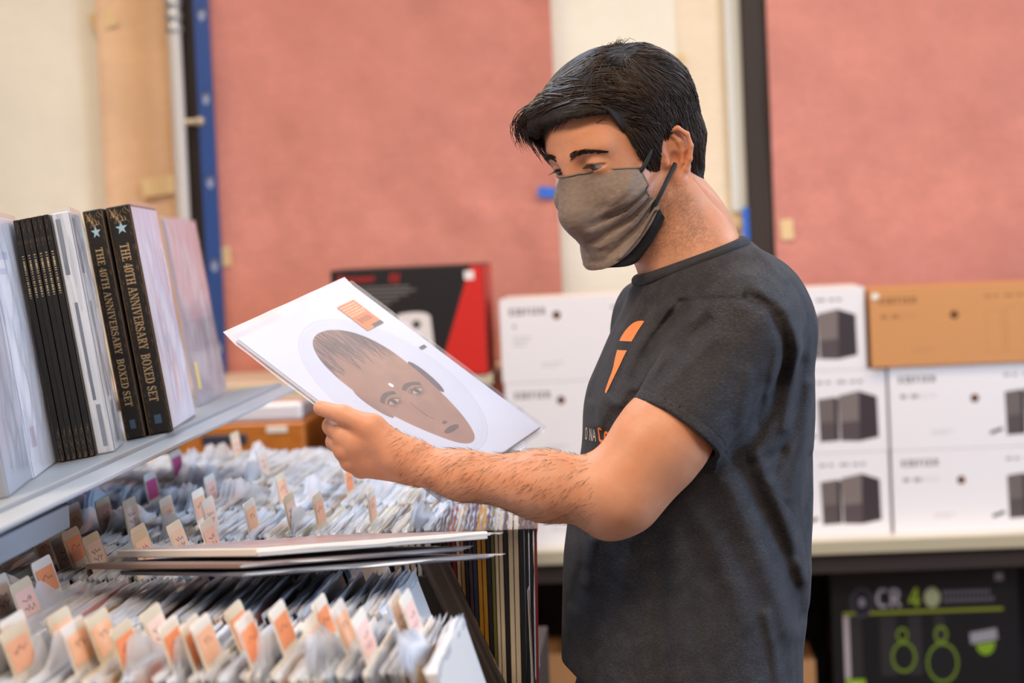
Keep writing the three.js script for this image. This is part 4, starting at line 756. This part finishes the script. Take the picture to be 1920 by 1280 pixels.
const maskPoint = (u, t, grow, inset) => {
  const side = u < 0.5 ? -1 : 1, q = Math.abs(u - 0.5) * 2, al = side * q * (maskEdge(t) + grow * 5 * smooth(0.55, 0.9, t) - grow * 1.5) * D2R, cq = q * q;
  const top = lerp(0.0230, 0.005, cq) - grow * 0.003 + (Math.abs(al) < 0.3 ? 0.001 : 0), bot = lerp(-0.104, -0.050, q ** 2.0) - grow * 0.017 * smooth(0.1, 0.5, q), b = lerp(top, bot, t), deg = al / D2R;
  let f = 0; for (const [amp, wd, ...pl] of maskFolds) for (let i = 0; i + 1 < pl.length; i++) { const d = segD(deg * 0.00125, b, [pl[i][0] * 0.00125, pl[i][1]], [pl[i + 1][0] * 0.00125, pl[i + 1][1]]) / (wd * 0.001); if (d < 3) f = Math.abs(f) > Math.abs(amp * Math.exp(-d * d)) ? f : amp * Math.exp(-d * d); }
  const r = maskR(al, b) + f * 0.001 + 0.0006 * noise(deg * 0.2, b * 160, 4) - inset + 0.004 * smooth(0.9, 1, t) - 0.0012 * smooth(0.9, 1, q);
  return [Math.sin(al) * r, b, 0.018 + Math.cos(al) * r];
};
const maskTex = noiseTexture(256, (u, v) => { const k = 12 * tileNoise(u, v, 6) + 26 * ((Math.floor(u * 128) + Math.floor(v * 128)) % 2) - 13 + 8 * tileNoise(u, v, 90); return [128 + k, 112 + k, 100 + k]; }, true); maskTex.repeat.set(6, 6);
const maskMat = new THREE.MeshPhysicalMaterial({ map: maskTex, roughness: 0.75, sheen: 0.3, sheenColor: new THREE.Color(0.5, 0.45, 0.4), sheenRoughness: 0.5 });
{
  const outer = grid(130, 110, (u, t) => maskPoint(u, t, 0, 0)).applyMatrix4(headM.M), m = part('face_mask', outer, maskMat, figure);
  part('mask_lining', grid(80, 60, (u, t) => maskPoint(u, 0.2 + 0.8 * t, 1, 0.0022)).applyMatrix4(headM.M), std(0.008, 0.008, 0.009, 0.8), m);
  const hem = []; for (let k = 0; k <= 40; k++) hem.push(V(...maskPoint(k / 40, 0.0, 0, -0.0006)).applyMatrix4(headM.M).toArray()); part('top_hem', tube(hem, 0.0015, 80, 6), maskMat, m);
  for (const e of [0, 1]) { const h = []; for (let k = 0; k <= 16; k++) h.push(V(...maskPoint(e, k / 16 * 0.66, 0, -0.0004)).applyMatrix4(headM.M).toArray()); part('side_hem', tube(h, 0.0012, 50, 6), maskMat, m); }
  const cord = std(0.010, 0.010, 0.011, 0.7), flat = (pts) => { const g = tube(pts, 0.0030, 30, 8); return g; };
  part('ear_loop', flat([[-0.066, 1.604, 0.093], [-0.056, 1.616, 0.097], [-0.048, 1.630, 0.096], [-0.040, 1.648, 0.092], [-0.030, 1.662, 0.084], [-0.012, 1.668, 0.070]]), cord, m);
  part('ear_loop', flat([[-0.047, 1.557, 0.086], [-0.038, 1.573, 0.090], [-0.029, 1.589, 0.089], [-0.020, 1.605, 0.080], [-0.010, 1.622, 0.068]]), cord, m);
}
const FOLDS = [
  [-7, 15, [0.052, 1.234], [0.074, 1.181], [0.100, 1.116], [0.121, 1.044], [0.129, 1.009]],
  [6, 12, [0.071, 1.235], [0.100, 1.170], [0.123, 1.112], [0.136, 1.062]],
  [6, 18, [0.031, 1.206], [0.057, 1.142], [0.085, 1.070], [0.107, 1.006]],
  [-6, 12, [-0.060, 1.139], [-0.059, 1.068], [-0.062, 0.927]],
  [4, 16, [-0.040, 1.140], [-0.039, 1.070], [-0.040, 0.930]],
  [4, 8, [0.077, 1.027], [0.087, 0.977], [0.092, 0.920]],
  [3, 8, [-0.095, 1.129], [-0.104, 1.080]],
  [4, 7, [-0.143, 1.126], [-0.154, 1.069]],
  [-4, 14, [-0.125, 1.071], [-0.142, 1.007], [-0.153, 0.922]],
  [-3, 8, [-0.155, 1.087], [-0.172, 1.037]],
  [-6.5, 9, [0.068, 1.446], [0.095, 1.430], [0.111, 1.391], [0.112, 1.349], [0.100, 1.301], [0.074, 1.261], [0.049, 1.234]],
  [5, 9, [0.080, 1.450], [0.112, 1.424], [0.131, 1.374], [0.129, 1.325], [0.114, 1.269]],
  [-2, 3, [-0.013, 1.440], [0.025, 1.445], [0.066, 1.442]],
  [4, 7, [-0.077, 1.329], [-0.037, 1.392], [0.010, 1.434]],
  [-3.5, 6, [-0.067, 1.325], [-0.023, 1.381], [0.016, 1.417]],
  [-5.5, 8.5, [-0.083, 1.342], [-0.053, 1.392], [-0.014, 1.435]],
  [6, 9, [-0.100, 1.309], [-0.069, 1.378], [-0.032, 1.432]],
  [-4, 8, [-0.109, 1.322], [-0.081, 1.391], [-0.051, 1.435]],
  [3.5, 8, [-0.127, 1.278], [-0.099, 1.355], [-0.064, 1.424]],
  [-4, 7, [-0.134, 1.312], [-0.107, 1.389], [-0.073, 1.448]],
  [2.5, 9, [-0.044, 1.339], [0.013, 1.391]],
  [-3, 7, [0.088, 1.331], [0.075, 1.277]],
  [2.5, 6, [0.100, 1.379], [0.087, 1.318]],
  [2.5, 9, [0.060, 1.347], [0.051, 1.286]],
  [-4.5, 9, [0.142, 1.351], [0.123, 1.266], [0.094, 1.211]],
  [4, 9, [0.156, 1.320], [0.141, 1.242], [0.117, 1.178]],
  [-4, 9, [0.155, 1.219], [0.143, 1.148], [0.128, 1.098]],
  [-4, 9, [0.011, 1.221], [0.060, 1.225], [0.109, 1.237]],
  [3, 16, [-0.014, 1.168], [0.025, 1.097], [0.050, 1.019]],
  [-2.5, 12, [-0.015, 1.140], [0.003, 1.077]],
  [2, 7, [0.093, 1.501], [0.120, 1.465]],
  [3, 9, [-0.112, 1.220], [-0.135, 1.164]],
];
// ---- t-shirt
const FT = [-0.951, 0.309], LT = [0.309, 0.951];                   // chest forward and left in x, z
const SEC = [[0.84, -0.03, 0.166, 0.20], [0.90, -0.0265, 0.1635, 0.195], [0.948, -0.0245, 0.1645, 0.19], [1.03, -0.016, 0.169, 0.185], [1.125, -0.008, 0.168, 0.18], [1.234, 0.0075, 0.1585, 0.178], [1.314, 0.0145, 0.1545, 0.178], [1.40, 0.0325, 0.1325, 0.165], [1.46, 0.045, 0.095, 0.13], [1.52, 0.05, 0.06, 0.08]];
const section = (y) => { let i = 1; while (i < SEC.length - 3 && y > SEC[i + 1][0]) i++; const t = clamp((y - SEC[i][0]) / (SEC[i + 1][0] - SEC[i][0]), -1, 1.5), c = (k) => { const [p0, p1, p2, p3] = [SEC[i - 1][k], SEC[i][k], SEC[i + 1][k], SEC[i + 2][k]]; return 0.5 * (2 * p1 + (p2 - p0) * t + (2 * p0 - 5 * p1 + 4 * p2 - p3) * t * t + (3 * p1 - p0 - 3 * p2 + p3) * t * t * t); }; const w = c(3), h = c(2); return [c(1), w, Math.sqrt(Math.max(0.0009, h * h - (0.309 * w) ** 2)) / 0.951]; };
const foldBoxes = FOLDS.map(([a, w, ...p]) => ({ a: a * 0.001, w: w * 0.001, p, x0: Math.min(...p.map((q) => q[0])) - w * 0.0025, x1: Math.max(...p.map((q) => q[0])) + w * 0.0025, y0: Math.min(...p.map((q) => q[1])) - w * 0.0025, y1: Math.max(...p.map((q) => q[1])) + w * 0.0025 }));
const foldAt = (x, y) => { let f = 0; for (const b of foldBoxes) { if (x < b.x0 || x > b.x1 || y < b.y0 || y > b.y1) continue; let m = 9; for (let i = 0; i + 1 < b.p.length; i++) m = Math.min(m, segD(x, y, b.p[i], b.p[i + 1])); m /= b.w; if (m < 2.5) f += b.a * (Math.exp(-m * m) - 0.0019); } return f; };
const CUFF = [-0.0325, 1.279, 0.200], CN = [-0.60, -0.77, 0.22];
const shirtSD = (x, y, z) => {
  const [cx, w, dd] = section(y), px = x - cx, u = px * LT[0] + z * LT[1], v = px * FT[0] + z * FT[1];
  const qu = u / w, qv = v / dd, q = Math.hypot(qu, qv) || 1e-5; let d = (q - 1) * q / Math.hypot(qu / w, qv / dd);
  d = smax(d, y - 1.475, 0.04);
  d = smin(d, cone(x, y, z, [-0.030, 1.405, -0.155], [0.066, 1.403, 0.158], 0.060, 0.062), 0.05);
  d = smin(d, cone(x, y, z, [0.045, 1.402, -0.06], [0.068, 1.404, 0.060], 0.094, 0.096), 0.04);
  d = smin(d, cone(x, y, z, [0.025, 1.470, 0.01], [0.072, 1.432, 0.120], 0.046, 0.042), 0.05);
  d = smin(d, cone(x, y, z, [0.015, 1.470, -0.01], [0.0, 1.43, -0.120], 0.046, 0.042), 0.05);
  d = smin(d, cone(x, y, z, [0.020, 1.42, 0], [0.008, 1.50, 0.0], 0.082, 0.073), 0.05);
  const al = (x - CUFF[0]) * CN[0] + (y - CUFF[1]) * CN[1] + (z - CUFF[2]) * CN[2];
  let s = cone(x, y, z, [0.064, 1.402, 0.160], [-0.069, 1.232, 0.213], 0.065, 0.068);
  s = smax(s, al, 0.003);
  d = smin(d, s, 0.028);
  d = Math.max(d, -Math.max(cone(x, y, z, [0.0, 1.321, 0.188], [-0.09, 1.205, 0.222], 0.0585, 0.0605), -al - 0.022));
  let r = cone(x, y, z, [-0.025, 1.405, -0.155], [-0.09, 1.17, -0.205], 0.058, 0.062); r = smax(r, -(y - 1.265) + 0.35 * (x + 0.1), 0.003); d = smin(d, r, 0.03);
  const fs = smooth(-0.03, 0.04, z); if (fs > 0 && d < 0.03) d -= Math.max(-0.011, foldAt(x, y) * 1.3) * fs * (s < 0.012 ? 0.15 + 0.85 * smooth(-0.008, -0.05, al) : 1);
  d += 0.0014 * noise(x * 16 + y * 8, y * 9, z * 14) + 0.0007 * noise(x * 45, y * 22 + x * 20, z * 40);
  if (Math.abs(al + 0.014) < 0.003 && z > 0.12) d += 0.0006 * (1 - Math.abs(al + 0.014) / 0.003);     // stitch line of the cuff
  d = smax(d, (y - 1.488) - 0.34 * (x - 0.012), 0.006);
  d = smax(d, 0.895 + 0.05 * smooth(-0.12, -0.19, x) - y, 0.006);
  return d;
};
const heather = noiseTexture(512, (u, v) => { const k = 10 * tileNoise(u, v, 9) + 17 * tileNoise(u * 0.5, v, 120) + 12 * tileNoise(u, v, 160) + 7 * (rnd() - 0.5); return [47 + k, 46 + k, 49 + k]; }, true);
const shirtGeo = meshField(shirtSD, [-0.26, 0.87, -0.27], [0.21, 1.56, 0.30], 0.0034);
{ const p = shirtGeo.attributes.position, uv = new Float32Array(p.count * 2); for (let i = 0; i < p.count; i++) { const x = p.getX(i) - 0.02, z = p.getZ(i); uv[i * 2] = Math.atan2(x, z) * 0.16 / 0.16; uv[i * 2 + 1] = p.getY(i) / 0.16; } shirtGeo.setAttribute('uv', new THREE.BufferAttribute(uv, 2)); }
const shirtMat = new THREE.MeshPhysicalMaterial({ map: heather, roughness: 0.85, sheen: 0.35, sheenRoughness: 0.45, sheenColor: new THREE.Color(0.14, 0.15, 0.17), bumpMap: heather, bumpScale: 0.0004 });
const shirt = part('t_shirt', shirtGeo, shirtMat, figure);
{
  const ring = []; for (let k = 0; k < 48; k++) { const q = k / 48 * Math.PI * 2, cq = Math.cos(q), sq = Math.sin(q), hy = (r) => 1.4905 + 0.34 * cq * r; let r0 = 0.05; while (r0 < 0.11 && skinTop(0.012 + cq * r0, hy(r0), sq * r0) < 0) r0 += 0.0005; ring.push(V(0.012 + cq * (r0 + 0.003), hy(r0), sq * (r0 + 0.003))); }
  const c = new THREE.CatmullRomCurve3(ring, true), g = new THREE.TubeGeometry(c, 140, 0.0088, 12, true); part('collar', g, shirtMat, shirt);
  const march = (sx, y) => { let t = 0.32; const ox = 0.01 + LT[0] * sx, oz = LT[1] * sx; for (let k = 0; k < 80; k++) { const d = shirtSD(ox + FT[0] * t, y, oz + FT[1] * t); if (d < 0.0002) break; t -= d * 0.8; } t += 0.0007; return [ox + FT[0] * t, y, oz + FT[1] * t]; };
  const art = canvasTexture(1024, 1024, (q) => {
    q.clearRect(0, 0, 1024, 1024); q.fillStyle = '#ef8a4a';
    q.save(); q.beginPath(); q.moveTo(560, 60); q.lineTo(770, 60); q.lineTo(640, 640); q.lineTo(300, 640); q.lineTo(300, 60); q.closePath(); q.clip();
    q.beginPath(); q.arc(720, 330, 260, 0, 7); q.fill(); q.globalCompositeOperation = 'destination-out'; q.fillRect(300, 215, 600, 62); q.restore();
    q.fillStyle = '#cfc8b4'; q.font = '120px sans-serif'; q.fillText('O', 244, 930); q.fillText('NA', 380, 930, 190); q.fillStyle = '#ef7f3a'; q.font = 'bold 150px sans-serif'; q.fillText('Co', 580, 930);
  });
  const W = 0.16, Hh = 0.19, pg = grid(50, 50, (u, v) => march(-0.065 + u * W, 1.238 + v * Hh));
  part('chest_print', pg, new THREE.MeshStandardMaterial({ map: art, transparent: true, alphaTest: 0.5, roughness: 0.7 }), shirt);
}

// ---- jeans and shoes, mostly below the frame
const legs = [[0.09, 0.30], [-0.09, -0.02]].map(([s, f]) => { const hip = [-0.02 + LT[0] * s, 0.86, LT[1] * s], kn = [-0.03 + LT[0] * s * 1.1, 0.44, LT[1] * s * 1.1], an = [-0.01 + LT[0] * s * 1.2 - f * 0.1, 0.0, LT[1] * s * 1.2]; return { hip, kn, an }; });
const jeansSD = (x, y, z) => { let d = ell(x, y, z, [-0.026, 0.88, 0], [0.150, 0.15, 0.168]); for (const { hip, kn, an } of legs) { d = smin(d, cone(x, y, z, hip, kn, 0.092, 0.068), 0.03); d = smin(d, cone(x, y, z, kn, an, 0.068, 0.056), 0.03); } d = smax(d, y - 0.99, 0.01); return d + 0.003 * noise(x * 14, y * 20, z * 14); };
part('jeans', meshField(jeansSD, [-0.25, -0.07, -0.24], [0.18, 1.02, 0.26], 0.009), std(0.018, 0.05, 0.12, 0.8), figure);
for (const { an } of legs) { const sd = (x, y, z) => smax(smin(cone(x, y, z, [an[0] + 0.03, -0.05, an[2]], [an[0] - 0.16, -0.062, an[2] + 0.05], 0.05, 0.042), cone(x, y, z, [an[0], 0.0, an[2]], [an[0], -0.05, an[2]], 0.045, 0.045), 0.03), -0.0895 - y, 0.004); part('shoe', meshField(sd, [an[0] - 0.24, -0.12, an[2] - 0.09], [an[0] + 0.12, 0.06, an[2] + 0.13], 0.006), std(0.03, 0.03, 0.03, 0.6), figure); }
{ // fine hair on the near forearm
  const A = new Strands(), e = 0.001; let n = 0;
  while (n < 850) {
    const u = rr(-0.05, 1), c = V(lerp(-0.16, -0.40, u), lerp(1.205, 1.255, u), lerp(0.206, 0.19, u)), t = rr(0, 6.283), q = c.clone().add(V(0.15 * Math.sin(t), Math.cos(t), Math.sin(t)).multiplyScalar(0.05)); if (Math.sin(t) < -0.2) continue;
    const snap = (p, o) => { for (let k = 0; k < 5; k++) { const d = skinArmL(p.x, p.y, p.z) - o, g = V(skinArmL(p.x + e, p.y, p.z) - skinArmL(p.x - e, p.y, p.z), skinArmL(p.x, p.y + e, p.z) - skinArmL(p.x, p.y - e, p.z), skinArmL(p.x, p.y, p.z + e) - skinArmL(p.x, p.y, p.z - e)).normalize(); p.addScaledVector(g, -d); } return p; };
    const p = snap(q, 0), d = V(-0.8 + rr(-0.3, 0.3), -0.55 + rr(-0.35, 0.35), 0.1), pts = [p]; for (let m = 1; m < 4; m++) pts.push(snap(p.clone().addScaledVector(d, 0.0042 * m), 0.0009 * m)); A.add(pts, 0.00016, 0.00006); n++;
  }
  part('arm_hair', A.build(), new THREE.MeshStandardMaterial({ color: new THREE.Color(0.09, 0.04, 0.018), roughness: 0.5 }), figure).userData.kind = 'stuff';
}

// ------------------------------------------------------------------ the record sleeve in the hands
{
  const A = V(-0.6004, 1.4167, 0.1127), B = V(-0.4646, 1.4733, -0.1994), C = V(-0.2023, 1.2625, -0.1235), D = A.clone().add(C).sub(B);
  const base = figure.position.clone(), rot = new THREE.Matrix4().makeRotationY(3.4 * D2R), W = (p) => p.clone().multiplyScalar(0.945).applyMatrix4(rot).add(base);
  const a = W(A), b = W(B), c = W(C), d = W(D), X = b.clone().sub(a).normalize(), Y = b.clone().sub(c).normalize(), Z = X.clone().cross(Y), s = a.distanceTo(b);
  const t = thing('held_record', 'white record sleeve with portrait picture disc held in both hands', 'record', d.toArray());
  t.quaternion.setFromRotationMatrix(new THREE.Matrix4().makeBasis(X, Y, Z));   // x along the short way, y up the sleeve, z out of its face
  const art = canvasTexture(1024, 1024, (g, w, h) => {
    g.fillStyle = '#e3e5ee'; g.fillRect(0, 0, w, h);
    const px = (u) => u * w;
    g.fillStyle = '#dadde7'; g.beginPath(); g.ellipse(px(0.485), px(0.505), px(0.415), px(0.425), 0, 0, 7); g.fill(); g.lineWidth = 5; g.strokeStyle = '#cfd3de'; g.stroke(); g.lineWidth = 3; g.beginPath(); g.ellipse(px(0.485), px(0.505), px(0.395), px(0.405), 0, 0, 7); g.stroke();
    g.strokeStyle = 'rgba(190,194,206,0.5)'; g.lineWidth = 2; for (let k = 0; k < 46; k++) { const t0 = Math.PI * (1.05 + k / 46 * 0.9); g.beginPath(); g.moveTo(px(0.485 + 0.355 * Math.cos(t0)), px(0.505 + 0.365 * Math.sin(t0))); g.lineTo(px(0.485 + 0.39 * Math.cos(t0)), px(0.505 + 0.4 * Math.sin(t0))); g.stroke(); }
    // printed portrait
    const head = () => { g.beginPath(); g.moveTo(px(0.45), px(0.135)); g.bezierCurveTo(px(0.62), px(0.13), px(0.735), px(0.25), px(0.725), px(0.42)); g.bezierCurveTo(px(0.72), px(0.60), px(0.66), px(0.80), px(0.57), px(0.87)); g.bezierCurveTo(px(0.51), px(0.91), px(0.45), px(0.89), px(0.40), px(0.83)); g.bezierCurveTo(px(0.30), px(0.70), px(0.235), px(0.56), px(0.24), px(0.40)); g.bezierCurveTo(px(0.245), px(0.24), px(0.33), px(0.14), px(0.45), px(0.135)); g.closePath(); };
    g.fillStyle = '#8a5f55'; g.beginPath(); g.ellipse(px(0.255), px(0.53), px(0.032), px(0.095), -0.12, 0, 7); g.fill(); g.fillStyle = '#4a3540'; g.beginPath(); g.ellipse(px(0.725), px(0.54), px(0.034), px(0.10), 0.14, 0, 7); g.fill();
    head(); g.fillStyle = '#a0705a'; g.fill(); g.save(); head(); g.clip();
    for (let k = 0; k < 240; k++) { g.fillStyle = `rgba(${pick(['196,140,108', '140,96,74', '178,128,96', '158,106,82'])},0.14)`; g.beginPath(); g.ellipse(rr(200, 780), rr(330, 900), rr(10, 60), rr(8, 40), rr(0, 3), 0, 7); g.fill(); }
    for (let k = 0; k < 260; k++) { const x = rr(220, 760), y = rr(110, 215) + 0.0009 * (x - 480) ** 2; g.strokeStyle = `rgba(${pick(['72,52,62', '96,70,74', '150,112,104', '54,40,50', '60,42,48'])},0.6)`; g.lineWidth = rr(3, 9); g.beginPath(); g.moveTo(x, y); g.quadraticCurveTo(x + rr(-20, 20), y + 60, x + rr(-40, 40), y + rr(80, 170)); g.stroke(); }
    for (const [x, y, k] of [[0.375, 0.562, -1], [0.575, 0.572, 1]]) {
      g.strokeStyle = 'rgba(62,38,36,0.85)'; g.lineWidth = 22; g.beginPath(); g.moveTo(px(x - 0.07), px(y - 0.022 - k * 0.006)); g.quadraticCurveTo(px(x), px(y - 0.058), px(x + 0.07), px(y - 0.022 + k * 0.006)); g.stroke();
      for (let m = 0; m < 26; m++) { g.fillStyle = 'rgba(84,54,46,0.14)'; g.beginPath(); g.ellipse(px(x) + rr(-40, 40), px(y) + rr(-14, 22), rr(18, 40), rr(8, 18), rr(-0.3, 0.3), 0, 7); g.fill(); }
      g.fillStyle = '#b99684'; g.beginPath(); g.moveTo(px(x - 0.046), px(y + 0.004)); g.quadraticCurveTo(px(x), px(y - 0.026), px(x + 0.046), px(y + 0.004)); g.quadraticCurveTo(px(x), px(y + 0.024), px(x - 0.046), px(y + 0.004)); g.fill();
      g.fillStyle = '#2f1f1d'; g.beginPath(); g.arc(px(x), px(y + 0.001), 17, 0, 7); g.fill();
      g.strokeStyle = 'rgba(60,36,32,0.8)'; g.lineWidth = 7; g.beginPath(); g.moveTo(px(x - 0.05), px(y + 0.004)); g.quadraticCurveTo(px(x), px(y - 0.030), px(x + 0.05), px(y + 0.004)); g.stroke();
    }
    g.strokeStyle = 'rgba(96,60,48,0.7)'; g.lineWidth = 8; g.beginPath(); g.moveTo(px(0.455), px(0.60)); g.quadraticCurveTo(px(0.44), px(0.70), px(0.47), px(0.72)); g.stroke();
    g.fillStyle = 'rgba(70,40,40,0.85)'; g.beginPath(); g.ellipse(px(0.49), px(0.795), 66, 14, 0, 0, 7); g.fill(); g.beginPath(); g.ellipse(px(0.50), px(0.755), 20, 8, 0, 0, 7); g.fill(); g.restore();
    g.fillStyle = '#f2f2f6'; g.beginPath(); g.arc(px(0.475), px(0.495), 13, 0, 7); g.fill();
  });
  part('sleeve', rbx(s, s, 0.004, 0.0015, s / 2, s / 2, -0.0025), phys('#dfe2ec', 0.35), t);
  part('picture_print', new THREE.PlaneGeometry(s * 0.995, s * 0.995).translate(s / 2, s / 2, 0.0002), new THREE.MeshPhysicalMaterial({ map: art, roughness: 0.45 }), t);
  const st = canvasTexture(256, 256, (g, w, h) => { g.fillStyle = '#f0843f'; g.fillRect(0, 0, w, h); g.fillStyle = 'rgba(250,214,180,0.85)'; for (let r = 0; r < 5; r++) { let x = 14; while (x < 220) { const l = rr(14, 40); g.fillRect(x, 18 + r * 22, l, 10); x += l + 10; } } g.fillStyle = '#5b2c18'; for (let k = 0; k < 9; k++) { g.fillRect(40 + k * 20, 140 + (k % 3) * 6, 9, 56 - (k % 3) * 12); } g.fillStyle = '#55463f'; g.fillRect(110, 226, 146, 30); });
  part('price_sticker', new THREE.PlaneGeometry(s * 0.155, s * 0.162).translate(s * 0.811, s * 0.853, 0.0011), new THREE.MeshStandardMaterial({ map: st, roughness: 0.5 }), t);
  part('barcode_label', new THREE.PlaneGeometry(s * 0.05, s * 0.016).translate(s * 0.925, s * 0.585, 0.0011), hex('#3b3340', 0.5), t);
  const outerBag = grid(24, 24, (u, v) => { const k = Math.min(u, 1 - u, v, 1 - v); return [-0.004 + u * (s + 0.012), -0.006 + v * (s + 0.013), 0.0016 + 0.0016 * Math.abs(noise(u * 3, v * 4, 2)) * Math.min(1, k * 8)]; });
  const backBag = grid(16, 16, (u, v) => [-0.004 + u * (s + 0.014), -0.007 + v * (s + 0.026), -0.0055 - 0.003 * Math.abs(noise(u * 3, v * 3, 5)) + 0.004 * smooth(0.94, 1, v)]);
  part('plastic_sleeve', mergeGeometries([outerBag]), new THREE.MeshPhysicalMaterial({ color: new THREE.Color(0.84, 0.86, 0.92), roughness: 0.3, specularIntensity: 0.45, transmission: 0.97, thickness: 0, ior: 1.4 }), t);
  part('plastic_flap', backBag, film, t);
}
renderer.render(scene, camera);
